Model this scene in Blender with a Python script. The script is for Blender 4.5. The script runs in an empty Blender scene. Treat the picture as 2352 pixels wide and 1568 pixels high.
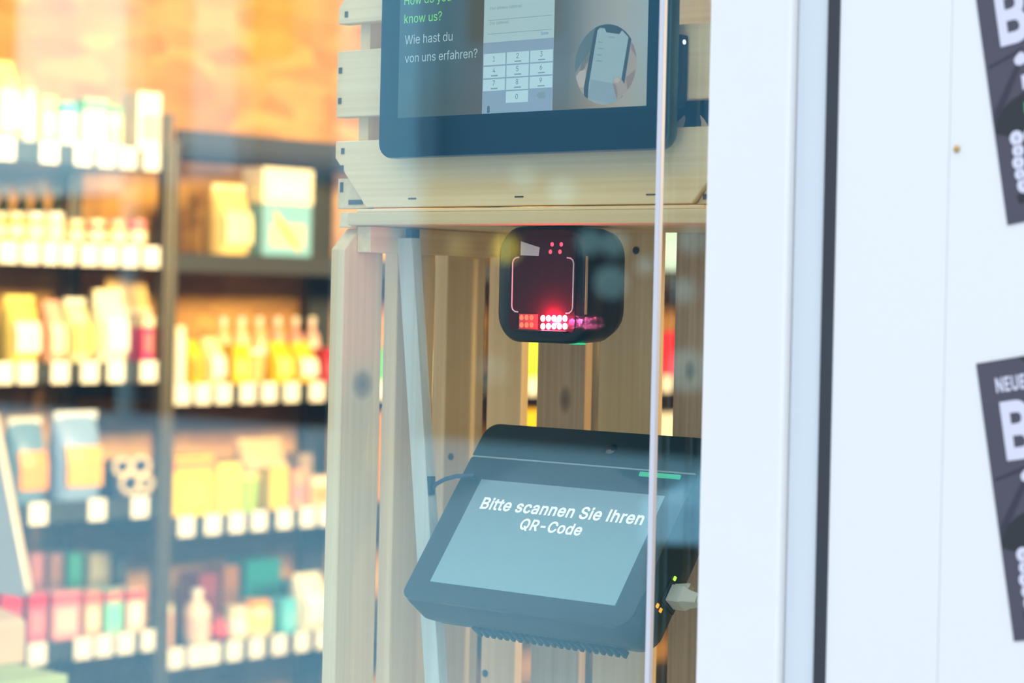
import bpy, bmesh, math, random
from mathutils import Vector, Matrix
from mathutils.geometry import delaunay_2d_cdt

random.seed(7)
scene = bpy.context.scene
COL = scene.collection

# ------------------------------------------------------------------ camera
TH = math.radians(42); RHO = .0225; FPX = 5227.; YH = 680.; HCAM = 1.5
RV = Vector((math.cos(TH), math.sin(TH), 0)); DV = Vector((-math.sin(TH), math.cos(TH), 0)); UP = Vector((0, 0, 1))
CAM = -((-406 / FPX * 1.72) * RV + 1.72 * DV) + Vector((0, 0, HCAM))
cd = bpy.data.cameras.new('camera')
cd.sensor_width = 36; cd.lens = FPX / 2352 * 36
cd.shift_y = -(784 - YH) / 2352
cd.clip_start = .05; cd.clip_end = 200
cd.dof.use_dof = True; cd.dof.focus_distance = 1.60; cd.dof.aperture_fstop = 6.8
cam = bpy.data.objects.new('camera', cd); COL.objects.link(cam)
cam.matrix_world = Matrix.Translation(CAM) @ (Matrix.Rotation(TH, 4, 'Z') @ Matrix.Rotation(math.pi / 2, 4, 'X') @ Matrix.Rotation(RHO, 4, 'Z'))
scene.camera = cam
scene.cycles.sample_clamp_indirect = 0
scene.cycles.caustics_reflective = False

# ------------------------------------------------------------------ light and exposure
vs = scene.view_settings
vs.view_transform = 'Standard'; vs.look = 'None'; vs.gamma = 1; vs.use_curve_mapping = False
vs.exposure = 0.0
w = bpy.data.worlds.new('overcast_sky'); scene.world = w; w.use_nodes = True
wb = w.node_tree.nodes['Background']
wb.inputs[0].default_value = (.87, .93, 1.0, 1); wb.inputs[1].default_value = 3.0

def area(name, loc, aim, sx, sy, power, col):
    l = bpy.data.lights.new(name, 'AREA'); l.shape = 'RECTANGLE'; l.size = sx; l.size_y = sy
    l.energy = power; l.color = col
    o = bpy.data.objects.new(name, l); COL.objects.link(o); o.location = loc
    o.rotation_euler = (Vector(aim) - Vector(loc)).to_track_quat('-Z', 'Y').to_euler()
    return o
WARM = (1.0, .72, .36)
area('ceiling_spot_light', (.95, .80, 1.72), (-.6, .08, 1.36), .10, .30, 11, WARM)  # low fill light added to brighten the crate's back-board edges
for i, (yy, pw) in enumerate([(1.0, 35), (1.6, 31), (2.5, 14), (3.5, 36)]):
    area('ceiling_spot_light', (.85, yy, 2.18), (-2.5, yy + .1, 1.70), .12, .45, pw, WARM).data.spread = math.radians(72)

# ------------------------------------------------------------------ pixel -> place
def ray(px, py):
    a, b = px - 1176, py - YH
    u = a * math.cos(RHO) + b * math.sin(RHO); v = -a * math.sin(RHO) + b * math.cos(RHO)
    return DV + u / FPX * RV - v / FPX * UP
def pl(px, py, ax, val):
    r = ray(px, py); t = (val - CAM[ax]) / r[ax]
    return CAM + t * r

# ------------------------------------------------------------------ materials
MATS = {}
def newmat(name):
    m = bpy.data.materials.new(name); m.use_nodes = True
    return m, m.node_tree.nodes, m.node_tree.links, m.node_tree.nodes['Principled BSDF']
def plain(name, col, rough=.5, metal=0, noise=.06, scale=30, spec=.5, coat=0):
    if name in MATS: return MATS[name]
    m, n, l, p = newmat(name)
    p.inputs['Roughness'].default_value = rough; p.inputs['Metallic'].default_value = metal
    p.inputs['Specular IOR Level'].default_value = spec
    p.inputs['Coat Weight'].default_value = coat
    tc = n.new('ShaderNodeTexCoord'); nz = n.new('ShaderNodeTexNoise'); nz.inputs['Scale'].default_value = scale
    nz.inputs['Detail'].default_value = 3
    l.new(tc.outputs['Object'], nz.inputs['Vector'])
    mr = n.new('ShaderNodeMapRange'); mr.inputs['To Min'].default_value = 1 - noise; mr.inputs['To Max'].default_value = 1 + noise
    l.new(nz.outputs['Fac'], mr.inputs['Value'])
    mx = n.new('ShaderNodeMix'); mx.data_type = 'RGBA'; mx.blend_type = 'MULTIPLY'; mx.inputs[0].default_value = 1
    mx.inputs[6].default_value = (*col, 1); l.new(mr.outputs[0], mx.inputs[7])
    l.new(mx.outputs[2], p.inputs['Base Color'])
    MATS[name] = m
    return m
def glow(name, col, strength):
    if name in MATS: return MATS[name]
    m, n, l, p = newmat(name)
    p.inputs['Base Color'].default_value = (0.02, .02, .02, 1)
    p.inputs['Emission Color'].default_value = (*col, 1); p.inputs['Emission Strength'].default_value = strength
    MATS[name] = m
    return m
def wood(name, axis, c0=(.92, .73, .39), c1=(.82, .60, .30), knots=()):
    """pine: growth rings stretched along the board's axis, tone varied per board, optional knots (local points)"""
    if name in MATS: return MATS[name]
    m, n, l, p = newmat(name)
    p.inputs['Roughness'].default_value = .55
    tc = n.new('ShaderNodeTexCoord'); oi = n.new('ShaderNodeObjectInfo')
    mp = n.new('ShaderNodeMapping'); sc = [210, 210, 210]; sc[axis] = 3; mp.inputs['Scale'].default_value = sc
    off = n.new('ShaderNodeVectorMath'); off.operation = 'SCALE'; off.inputs[3].default_value = 1
    cx = n.new('ShaderNodeCombineXYZ')
    ml = n.new('ShaderNodeMath'); ml.operation = 'MULTIPLY'; ml.inputs[1].default_value = 13
    l.new(oi.outputs['Random'], ml.inputs[0])
    for k in range(3): l.new(ml.outputs[0], cx.inputs[k])
    ad = n.new('ShaderNodeVectorMath'); ad.operation = 'ADD'
    l.new(tc.outputs['Object'], ad.inputs[0]); l.new(cx.outputs[0], ad.inputs[1])
    l.new(ad.outputs[0], mp.inputs['Vector'])
    nz = n.new('ShaderNodeTexNoise'); nz.inputs['Scale'].default_value = 1.2; nz.inputs['Detail'].default_value = 3; nz.inputs['Distortion'].default_value = .3
    l.new(mp.outputs[0], nz.inputs['Vector'])
    nz2 = n.new('ShaderNodeTexNoise'); nz2.inputs['Scale'].default_value = .12; nz2.inputs['Detail'].default_value = 2
    l.new(mp.outputs[0], nz2.inputs['Vector'])
    mixf = n.new('ShaderNodeMath'); mixf.operation = 'MULTIPLY_ADD'; mixf.inputs[1].default_value = .6
    l.new(nz2.outputs['Fac'], mixf.inputs[0]); l.new(nz.outputs['Fac'], mixf.inputs[2])
    cr = n.new('ShaderNodeValToRGB'); cr.color_ramp.elements[0].position = .55; cr.color_ramp.elements[1].position = 1.0
    cr.color_ramp.elements[0].color = (*c0, 1); cr.color_ramp.elements[1].color = (*c1, 1)
    l.new(mixf.outputs[0], cr.inputs[0])
    hv = n.new('ShaderNodeHueSaturation')
    mr = n.new('ShaderNodeMapRange'); mr.inputs['To Min'].default_value = .86; mr.inputs['To Max'].default_value = 1.08
    l.new(oi.outputs['Random'], mr.inputs['Value']); l.new(mr.outputs[0], hv.inputs['Value'])
    l.new(cr.outputs[0], hv.inputs['Color'])
    last = hv.outputs[0]
    for (kp, kr) in knots:
        d = n.new('ShaderNodeVectorMath'); d.operation = 'DISTANCE'; d.inputs[1].default_value = (0, 0, 0)
        ms = n.new('ShaderNodeMapping'); s3 = [1 / kr[0], 1 / kr[1], 1 / kr[2]]
        ms.inputs['Scale'].default_value = s3; ms.inputs['Location'].default_value = [-a * b for a, b in zip(kp, s3)]
        l.new(tc.outputs['Object'], ms.inputs['Vector']); l.new(ms.outputs[0], d.inputs[0])
        r2 = n.new('ShaderNodeValToRGB'); e = r2.color_ramp.elements
        e[0].position = 0; e[0].color = (.28, .28, .28, 1); e[1].position = 1; e[1].color = (1, 1, 1, 1)
        q = r2.color_ramp.elements.new(.55); q.color = (.55, .5, .5, 1)
        l.new(d.outputs['Value'], r2.inputs[0])
        mx = n.new('ShaderNodeMix'); mx.data_type = 'RGBA'; mx.blend_type = 'MULTIPLY'; mx.inputs[0].default_value = 1
        l.new(last, mx.inputs[6]); l.new(r2.outputs[0], mx.inputs[7]); last = mx.outputs[2]
    l.new(last, p.inputs['Base Color'])
    bp = n.new('ShaderNodeBump'); bp.inputs['Strength'].default_value = .12; bp.inputs['Distance'].default_value = .001
    l.new(mixf.outputs[0], bp.inputs['Height']); l.new(bp.outputs[0], p.inputs['Normal'])
    MATS[name] = m
    return m
def osb():
    m, n, l, p = newmat('oriented_strand_board')
    p.inputs['Roughness'].default_value = .6
    tc = n.new('ShaderNodeTexCoord'); mp = n.new('ShaderNodeMapping'); mp.inputs['Scale'].default_value = (18, 9, 22)
    l.new(tc.outputs['Object'], mp.inputs['Vector'])
    vo = n.new('ShaderNodeTexVoronoi'); vo.inputs['Scale'].default_value = 1.0
    l.new(mp.outputs[0], vo.inputs['Vector'])
    nz = n.new('ShaderNodeTexNoise'); nz.inputs['Scale'].default_value = 5; nz.inputs['Detail'].default_value = 5
    l.new(tc.outputs['Object'], nz.inputs['Vector'])
    sp = n.new('ShaderNodeSeparateColor'); l.new(vo.outputs['Color'], sp.inputs[0])
    mm = n.new('ShaderNodeMath'); mm.operation = 'MULTIPLY_ADD'; mm.inputs[1].default_value = .55
    l.new(sp.outputs[0], mm.inputs[0]); l.new(nz.outputs['Fac'], mm.inputs[2])
    cr = n.new('ShaderNodeValToRGB'); e = cr.color_ramp.elements
    e[0].position = .3; e[0].color = (.25, .095, .018, 1); e[1].position = 1.0; e[1].color = (.54, .29, .075, 1)
    l.new(mm.outputs[0], cr.inputs[0]); l.new(cr.outputs[0], p.inputs['Base Color'])
    return m
def glass(name, refl, tint):
    m, n, l, p = newmat(name)
    n.remove(p)
    tr = n.new('ShaderNodeBsdfTransparent'); tr.inputs[0].default_value = (.985, .992, .985, 1)
    gl = n.new('ShaderNodeBsdfGlossy'); gl.inputs[0].default_value = (*tint, 1); gl.inputs['Roughness'].default_value = 0
    mx = n.new('ShaderNodeMixShader'); mx.inputs[0].default_value = refl
    l.new(tr.outputs[0], mx.inputs[1]); l.new(gl.outputs[0], mx.inputs[2])
    l.new(mx.outputs[0], n['Material Output'].inputs[0])
    return m

PINE_X = wood('pine_along_x', 0); PINE_Y = wood('pine_along_y', 1); PINE_Z = wood('pine_along_z', 2)
PALE_BAR = wood('pale_batten', 2, (.62, .65, .56), (.54, .55, .46))
WHITE = plain('white_lacquer', (.60, .595, .59), .35, noise=.01)
WHITE2 = plain('white_wall_paint', (.59, .585, .585), .5, noise=.015, scale=4)
GASKET = plain('black_rubber', (.014, .018, .026), .6)
BLACKP = plain('black_plastic', (.006, .008, .009), .32, spec=.3)
BLACKG = plain('black_glass', (.004, .006, .008), .06, noise=0)
DARKM = plain('charcoal_metal', (.030, .036, .046), .45, metal=.2)
POSTM = plain('grey_steel', (.10, .095, .085), .4, metal=.5)
STEEL = plain('steel_screw', (.30, .28, .26), .35, metal=.9)
SLOTM = plain('dark_staple', (.12, .10, .08), .5, metal=.4)
NAVY = plain('navy_plastic', (.012, .035, .075), .5)
TAG = plain('white_price_card', (.86, .85, .82), .5, noise=.02)
GLASS_OUT = glass('window_glass_coated', .078, (.32, .84, 1)); GLASS_IN = glass('window_glass', .058, (.65, .92, 1)); OSB = osb()

# ------------------------------------------------------------------ mesh builder
class MB:
    def __init__(s): s.bm = bmesh.new()
    def box(s, lo, hi, mi=0):
        x0, y0, z0 = lo; x1, y1, z1 = hi
        v = [s.bm.verts.new(c) for c in ((x0,y0,z0),(x1,y0,z0),(x1,y1,z0),(x0,y1,z0),(x0,y0,z1),(x1,y0,z1),(x1,y1,z1),(x0,y1,z1))]
        for f in ((0,3,2,1),(4,5,6,7),(0,1,5,4),(1,2,6,5),(2,3,7,6),(3,0,4,7)):
            s.bm.faces.new([v[i] for i in f]).material_index = mi
        return s
    def prism(s, pts, ax, a, b, mi=0):
        """pts: 2-D outline; ax: extrusion axis (0,1,2); other two axes in order"""
        def P(p, t):
            q = [0, 0, 0]; q[ax] = t; o = [k for k in range(3) if k != ax]; q[o[0]] = p[0]; q[o[1]] = p[1]; return q
        A = [s.bm.verts.new(P(p, a)) for p in pts]; B = [s.bm.verts.new(P(p, b)) for p in pts]
        s.bm.faces.new(A).material_index = mi; s.bm.faces.new(B[::-1]).material_index = mi
        for i in range(len(pts)):
            j = (i + 1) % len(pts); s.bm.faces.new((A[i], B[i], B[j], A[j])).material_index = mi
        return s
    def lathe(s, prof, c=(0, 0, 0), n=20, mi=0, axis=2):
        rings = []
        for (r, h) in prof:
            ring = []
            for k in range(n):
                t = 2 * math.pi * k / n; q = [r * math.cos(t), r * math.sin(t)]
                p = [q[0], q[1], h] if axis == 2 else ([q[0], h, q[1]] if axis == 1 else [h, q[0], q[1]])
                ring.append(s.bm.verts.new((c[0] + p[0], c[1] + p[1], c[2] + p[2])))
            rings.append(ring)
        for A, B in zip(rings, rings[1:]):
            for k in range(n):
                s.bm.faces.new((A[k], A[(k + 1) % n], B[(k + 1) % n], B[k])).material_index = mi
        s.bm.faces.new(rings[0][::-1]).material_index = mi; s.bm.faces.new(rings[-1]).material_index = mi
        return s
    def tube(s, path, r, n=8, mi=0):
        path = [Vector(p) for p in path]; rings = []
        for i, p in enumerate(path):
            d = (path[min(i + 1, len(path) - 1)] - path[max(i - 1, 0)]).normalized()
            a = d.orthogonal() if i == 0 else (rings_a - d * rings_a.dot(d))
            a.normalize(); rings_a = a; b = d.cross(a)
            rings.append([s.bm.verts.new(p + r * (math.cos(t) * a + math.sin(t) * b)) for t in [2 * math.pi * k / n for k in range(n)]])
        for A, B in zip(rings, rings[1:]):
            for k in range(n):
                s.bm.faces.new((A[k], A[(k + 1) % n], B[(k + 1) % n], B[k])).material_index = mi
        s.bm.faces.new(rings[0][::-1]); s.bm.faces.new(rings[-1])
        return s
    def poly(s, pts, mi=0):
        s.bm.faces.new([s.bm.verts.new(p) for p in pts]).material_index = mi; return s
    def loft(s, loops, mi=0):
        L = [[s.bm.verts.new(p) for p in lp] for lp in loops]; n = len(L[0])
        for A, B in zip(L, L[1:]):
            for k in range(n): s.bm.faces.new((A[k], A[(k + 1) % n], B[(k + 1) % n], B[k])).material_index = mi
        s.bm.faces.new(L[0][::-1]); s.bm.faces.new(L[-1])
        return s
    def build(s, name, mats, parent=None, bevel=0, seg=2, smooth=False):
        bmesh.ops.recalc_face_normals(s.bm, faces=s.bm.faces)
        if bevel:
            es = [e for e in s.bm.edges if len(e.link_faces) == 2 and e.calc_face_angle(0) > .6]
            bmesh.ops.bevel(s.bm, geom=es, offset=bevel, segments=seg, affect='EDGES', profile=.5, clamp_overlap=True)
        me = bpy.data.meshes.new(name); s.bm.to_mesh(me); s.bm.free()
        if not isinstance(mats, (list, tuple)): mats = [mats]
        for m in mats: me.materials.append(m)
        if smooth:
            for f in me.polygons: f.use_smooth = True
            try: me.set_sharp_from_angle(angle=math.radians(40))
            except Exception: pass
        o = bpy.data.objects.new(name, me); COL.objects.link(o)
        if parent: o.parent = parent
        return o
def tag(o, label, cat, group=None):
    o['label'] = label; o['category'] = cat
    if group: o['group'] = group
    return o
def thing(name, label, cat, loc, rot=None, group=None):
    o = bpy.data.objects.new(name, None); COL.objects.link(o); o.empty_display_size = .02
    if rot is not None: o.matrix_world = Matrix.Translation(loc) @ rot.to_4x4()
    else: o.location = loc
    if label: tag(o, label, cat, group)
    return o
def structure(name, loc=(0, 0, 0)):
    o = bpy.data.objects.new(name, None); COL.objects.link(o); o.location = loc; o['kind'] = 'structure'; return o
def rrect(x0, x1, z0, z1, r, n=6):
    if not isinstance(r, (list, tuple)): r = [r] * 4            # bl, br, tr, tl
    out = []
    for (cx, cz, a, rr) in ((x0 + r[0], z0 + r[0], 180, r[0]), (x1 - r[1], z0 + r[1], 270, r[1]), (x1 - r[2], z1 - r[2], 0, r[2]), (x0 + r[3], z1 - r[3], 90, r[3])):
        for k in range(n + 1):
            t = math.radians(a + 90 * k / n); out.append((cx + rr * math.cos(t), cz + rr * math.sin(t)))
    return out
# letter outlines (advance, closed contours as x,y,x,y...; 1000 units to the em)
GLYPH = {
'(': (273, [[89,207,90,244,94,283,101,324,109,364,119,403,132,441,145,477,160,510,177,539,236,539,219,503,204,466,191,428,179,390,169,351,161,313,156,276,152,241,151,207,152,176,155,145,160,115,167,83,177,50,188,16,202,-19,218,-57,236,-96,177,-96,150,-46,128,4,111,55,99,106,92,156]]),
')': (273, [[37,-96,56,-56,72,-18,86,18,97,52,106,85,113,116,118,147,121,177,122,207,121,241,117,276,112,313,104,351,94,390,82,428,69,466,54,503,37,539,97,539,113,510,128,477,142,441,154,403,164,364,173,323,179,283,183,244,184,207,182,156,174,104,161,53,144,3,123,-47,97,-96]]),
'-': (453, [[337,244,337,188,114,188,114,244]]),
'0': (453, [[227,-7,191,-3,158,7,130,24,105,48,85,77,69,113,57,155,50,202,48,254,50,306,57,353,69,395,85,431,106,461,130,484,159,502,191,512,227,516,262,512,295,502,323,484,348,461,368,431,384,395,396,353,403,306,405,254,403,202,396,155,384,113,368,77,348,48,323,24,295,7,263,-3],[227,50,250,52,271,60,290,74,306,92,320,116,330,144,338,176,342,213,344,254,342,295,338,332,330,365,320,393,306,416,290,435,271,449,250,457,227,460,203,457,182,449,163,435,147,416,134,393,123,365,115,332,111,295,109,254,111,213,115,176,123,144,134,116,147,92,163,74,182,60,203,52]]),
'1': (453, [[76,0,76,55,391,55,391,0],[276,509,276,0,212,0,212,448,209,448,86,358,86,427,198,509]]),
'2': (453, [[64,0,64,47,234,229,252,248,268,266,282,282,294,298,303,312,311,327,316,341,319,356,320,371,319,389,315,405,308,419,298,431,287,441,273,449,258,455,241,458,224,460,205,458,188,454,172,447,159,438,148,427,139,413,132,398,128,381,127,362,66,362,68,391,75,418,86,442,102,464,121,482,143,496,168,507,196,513,225,516,254,513,281,507,306,497,328,482,346,465,361,445,372,423,379,398,381,372,380,354,377,336,371,318,363,299,351,280,336,259,317,235,294,209,267,180,153,60,153,57,389,57,389,0]]),
'3': (453, [[218,-7,188,-5,159,1,133,10,108,22,88,38,70,57,57,79,48,104,44,132,109,132,112,115,118,100,126,87,137,76,150,66,165,59,182,54,200,51,219,50,239,51,258,55,275,61,291,69,304,80,315,93,323,108,328,125,329,145,328,163,323,180,316,196,306,211,292,223,275,234,254,241,229,246,201,248,157,248,157,299,288,448,288,452,70,452,70,509,372,509,372,461,211,278,211,289,247,290,279,286,308,276,333,262,354,244,371,222,383,198,391,173,393,145,390,116,383,90,370,66,354,45,333,27,309,12,281,2,251,-5]]),
'4': (453, [[40,105,40,158,247,509,311,509,109,166,109,163,413,163,413,105],[282,0,282,121,282,146,282,318,343,318,343,0]]),
'5': (453, [[221,-7,192,-5,165,1,140,11,118,25,99,41,83,60,71,82,63,105,60,130,122,130,125,115,130,102,138,89,148,78,160,68,173,60,188,54,204,51,221,50,241,51,259,56,276,64,291,75,304,89,314,104,322,122,326,141,328,162,326,183,321,203,314,221,303,237,290,251,275,262,257,270,238,275,218,277,201,276,184,273,167,268,152,262,139,255,128,246,67,253,96,509,366,509,366,452,151,452,134,301,136,301,148,311,162,318,178,325,194,330,212,333,229,334,252,332,274,328,294,321,313,311,330,299,345,285,358,269,370,251,379,231,386,210,390,187,391,163,388,132,381,102,369,76,352,52,332,32,309,15,282,3,253,-4]]),
'6': (453, [[226,-7,196,-4,168,3,142,15,119,31,100,51,84,74,73,101,66,130,64,162,65,187,71,212,80,239,93,268,112,302,137,340,252,509,322,509,151,261,145,261,151,270,157,279,165,288,174,295,184,302,196,307,208,311,221,313,235,314,265,312,291,305,316,295,337,280,355,262,370,240,380,215,387,187,389,157,387,127,379,98,368,73,352,50,333,30,310,14,284,3,257,-4],[226,48,245,50,263,55,279,63,293,73,304,86,314,101,322,119,326,137,327,157,326,178,322,196,314,213,304,228,293,241,279,251,263,259,245,264,226,265,207,264,190,259,174,252,160,241,148,229,138,214,131,197,126,179,125,158,126,138,131,119,138,102,148,86,160,73,174,63,190,55,207,50]]),
'7': (453, [[97,0,323,448,323,452,62,452,62,509,391,509,391,449,165,0]]),
'8': (453, [[226,-7,193,-5,163,1,136,11,111,25,91,42,74,62,62,84,54,109,52,135,53,156,58,176,65,195,75,212,87,228,101,241,117,252,134,260,153,265,153,267,129,276,109,289,93,308,80,330,73,354,70,380,73,405,79,429,90,450,106,469,124,485,146,498,170,508,197,514,226,516,255,514,282,508,306,498,328,485,346,469,361,450,373,429,379,405,382,380,379,354,372,330,359,308,343,289,323,276,300,267,300,265,319,260,335,252,351,241,365,228,377,212,387,195,395,176,399,156,401,135,398,109,391,84,378,62,362,42,341,25,317,11,289,1,259,-5],[226,49,248,50,267,54,285,60,300,69,313,79,323,91,331,106,335,121,337,139,335,157,330,173,322,189,312,202,298,213,283,223,265,230,247,234,226,235,206,234,187,230,169,223,154,213,140,202,130,189,122,173,117,157,115,139,117,121,121,106,129,91,139,79,152,69,167,60,185,54,205,50],[226,290,244,291,260,294,274,300,287,308,298,318,307,330,314,344,318,359,319,376,318,392,314,407,308,420,299,432,288,442,275,449,260,455,244,459,226,460,208,459,192,455,177,449,164,442,153,432,145,420,138,407,134,392,133,376,134,359,138,344,145,330,154,318,165,308,178,300,193,294,209,291]]),
'9': (453, [[226,516,256,513,285,506,310,494,333,478,352,458,368,434,380,408,387,378,389,347,387,322,382,296,373,270,359,240,340,207,315,168,200,0,130,0,301,248,307,248,302,238,295,229,287,221,278,214,268,207,257,202,245,198,232,195,218,195,188,197,161,203,137,214,116,229,98,247,83,269,72,294,66,321,64,352,66,382,73,411,85,436,101,459,120,479,143,494,168,506,196,513],[226,460,207,459,190,454,174,446,160,435,148,423,138,407,131,390,127,372,125,352,127,331,131,313,138,295,148,280,160,268,174,257,190,250,207,245,226,243,245,245,263,249,279,257,293,267,305,280,314,295,322,312,326,330,327,350,326,371,322,390,314,407,305,422,293,435,279,446,263,454,245,459]]),
'?': (359, [[132,152,132,159,133,187,136,211,141,230,148,245,157,258,168,269,180,279,194,288,209,298,223,309,236,321,247,334,255,349,260,365,262,384,260,399,257,413,250,425,242,436,232,445,220,452,207,457,193,461,178,462,163,461,150,458,137,453,125,446,115,437,106,425,99,412,94,396,92,378,27,378,30,406,38,430,49,452,64,471,82,487,103,499,126,508,151,514,178,516,206,514,232,508,255,498,275,486,292,470,306,451,316,430,322,407,324,382,322,356,316,332,306,311,292,292,275,276,254,261,241,252,229,243,219,235,211,226,204,216,200,205,196,192,194,177,194,158,194,152],[164,-4,152,-3,141,1,131,9,124,18,120,29,118,41,120,53,124,64,131,73,141,80,152,85,164,86,176,85,186,80,196,73,203,64,208,53,209,41,208,29,203,18,196,9,186,1,176,-3]]),
'B': (456, [[60,0,60,509,241,509,274,507,304,501,329,491,350,477,367,461,381,442,390,421,396,398,398,374,397,353,393,336,387,320,378,307,368,295,356,286,343,278,329,272,315,267,315,262,331,260,347,254,363,245,378,234,391,220,402,203,411,184,416,161,418,136,416,111,410,88,400,67,386,48,368,31,344,18,317,8,284,2,247,0],[125,57,245,57,281,60,309,67,330,80,344,96,353,115,355,137,354,153,350,169,342,184,333,197,320,209,306,218,289,225,269,229,248,231,125,231],[125,285,238,285,256,287,273,290,288,296,302,304,314,314,323,326,330,340,335,355,336,372,333,393,326,412,313,429,294,442,270,449,240,452,125,452]]),
'C': (510, [[267,-7,225,-3,186,7,150,25,119,49,92,79,70,115,53,157,44,203,40,254,44,305,53,352,70,393,92,429,119,459,150,484,186,501,225,512,267,516,293,514,317,511,340,504,362,496,383,485,402,471,419,456,435,438,448,418,459,397,467,373,473,348,408,348,404,365,397,380,389,395,380,407,369,418,357,428,344,437,330,444,315,449,300,453,284,455,267,456,237,453,209,445,184,432,161,414,141,391,125,364,113,332,106,295,103,254,106,213,113,177,125,145,141,117,161,94,184,76,210,63,237,56,267,53,284,54,300,56,315,60,330,65,344,72,357,81,369,90,380,102,389,114,397,128,404,144,408,160,473,160,467,135,459,112,448,91,435,71,420,53,402,38,383,24,363,13,341,5,317,-2,293,-6]]),
'D': (502, [[219,0,96,0,96,57,215,57,254,60,288,68,318,81,343,99,363,122,379,149,390,181,397,216,399,255,397,294,390,329,379,361,364,388,344,410,320,428,291,441,258,449,221,452,93,452,93,509,225,509,273,505,315,495,353,478,385,455,412,426,433,391,449,351,458,306,462,255,458,205,449,159,433,119,411,83,384,54,351,31,312,14,268,3],[125,509,125,0,60,0,60,509]]),
'E': (419, [[60,0,60,509,372,509,372,452,125,452,125,286,355,286,355,229,125,229,125,57,375,57,375,0]]),
'H': (517, [[60,0,60,509,125,509,125,289,392,289,392,509,457,509,457,0,392,0,392,232,125,232,125,0]]),
'I': (190, [[63,0,63,509,127,509,127,0]]),
'N': (523, [[60,0,60,509,136,509,343,183,349,174,355,163,363,151,371,137,379,122,388,107,396,90,405,73,414,55,405,54,403,72,402,90,401,108,400,126,399,142,399,157,399,195,399,509,463,509,463,0,387,0,202,290,177,331,168,346,159,363,148,381,108,452,119,454,122,384,124,328,125,291,125,0]]),
'Q': (533, [[245,159,313,159,369,85,384,65,468,-48,401,-48,346,27,331,46],[267,-7,225,-3,186,7,150,25,119,49,92,79,70,115,53,157,44,203,40,254,44,305,53,352,70,393,92,429,119,459,150,484,186,501,225,512,267,516,309,512,348,501,384,484,415,459,442,429,464,393,480,352,490,305,493,254,490,203,480,157,464,115,442,79,415,49,384,25,348,7,309,-3],[267,53,296,55,324,63,349,76,372,94,392,116,408,144,420,176,428,213,430,254,428,295,420,332,408,365,392,392,372,415,349,433,324,446,296,453,267,456,237,453,210,445,184,433,161,415,142,392,125,364,113,332,106,295,103,254,106,213,113,176,125,144,142,117,161,94,184,76,210,63,237,55]]),
'R': (449, [[60,0,60,509,236,509,273,506,305,500,333,489,356,473,376,455,390,433,401,408,407,381,409,352,407,323,401,296,390,271,376,250,356,232,333,217,305,206,273,200,236,198,96,198,96,255,234,255,258,256,280,260,298,267,313,276,325,287,334,300,340,316,344,333,345,352,344,371,340,389,334,405,325,419,313,430,298,440,279,446,258,451,233,452,125,452,125,0],[353,0,230,229,303,229,428,0]]),
'S': (447, [[224,-9,188,-7,156,-1,128,9,102,23,81,40,64,60,51,83,42,109,38,137,104,137,108,118,114,102,123,88,136,76,150,66,166,59,185,53,204,50,224,49,246,50,267,54,286,60,303,69,317,79,329,92,338,106,344,122,346,139,344,154,340,168,332,179,322,189,310,197,296,205,280,211,263,217,245,222,184,239,145,253,112,269,86,289,67,313,56,341,52,372,54,400,62,425,75,448,92,468,113,484,138,498,165,508,195,514,227,516,259,514,289,508,316,498,340,484,360,468,377,449,390,427,398,403,401,378,337,378,332,402,320,421,302,437,280,449,254,456,225,459,204,457,185,454,167,448,152,440,139,430,129,418,121,405,117,391,115,376,117,359,122,345,131,334,142,324,155,315,169,308,184,302,198,297,212,293,264,279,279,275,295,270,312,264,328,256,344,248,359,238,372,226,384,213,395,198,402,180,407,161,408,139,406,112,399,87,386,64,370,43,349,25,323,11,294,0,261,-7]]),
'U': (517, [[259,-8,220,-6,186,2,154,15,126,33,103,55,85,80,71,108,63,140,60,173,60,509,124,509,124,178,126,155,132,133,141,113,153,95,169,80,187,68,208,59,232,53,259,52,285,53,309,59,331,68,349,80,364,95,377,113,385,133,391,155,393,178,393,509,457,509,457,173,454,140,446,108,433,80,414,55,391,33,363,15,332,2,297,-6]]),
'W': (686, [[155,0,16,509,82,509,163,196,167,179,172,162,175,145,187,94,190,76,194,58,197,40,189,40,193,58,196,76,200,94,203,111,207,128,211,145,224,196,306,509,380,509,462,196,466,179,470,162,474,145,486,94,490,76,494,58,497,40,488,40,492,58,495,76,499,94,503,111,506,128,510,145,523,196,603,509,670,509,530,0,455,0,368,323,362,345,357,368,351,391,346,417,341,445,336,475,350,475,345,446,340,420,335,395,330,371,324,347,318,323,230,0]]),
'Y': (472, [[203,0,203,208,16,509,91,509,192,344,203,327,213,309,222,292,231,274,240,254,250,230,224,230,233,254,242,275,251,293,260,310,270,327,280,344,381,509,455,509,268,208,268,0]]),
'a': (389, [[160,-9,137,-7,115,-3,94,5,76,15,60,29,48,45,38,63,32,84,30,108,32,128,36,146,43,161,53,174,64,184,78,193,92,200,108,206,125,211,143,214,161,217,178,220,234,227,247,229,257,231,265,235,271,240,274,246,276,255,276,257,275,272,272,285,267,297,260,307,251,315,240,322,227,327,212,330,196,331,178,330,163,327,149,322,137,316,127,309,118,301,110,292,104,283,100,274,41,291,51,313,64,331,79,346,95,358,114,368,133,375,153,380,173,383,194,384,208,384,223,382,239,379,255,375,271,369,286,360,300,350,312,336,322,320,330,301,335,278,337,251,337,0,277,0,277,52,272,52,267,43,260,34,252,25,242,16,229,8,215,1,199,-4,181,-7],[170,45,192,47,211,51,228,59,242,68,254,80,263,93,270,108,274,122,276,138,276,190,272,187,267,184,259,182,251,180,241,178,231,176,200,171,175,168,161,166,147,163,134,159,122,153,112,147,103,139,97,130,93,118,92,105,93,93,96,82,102,72,109,64,119,57,130,52,142,48,156,46]]),
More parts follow.
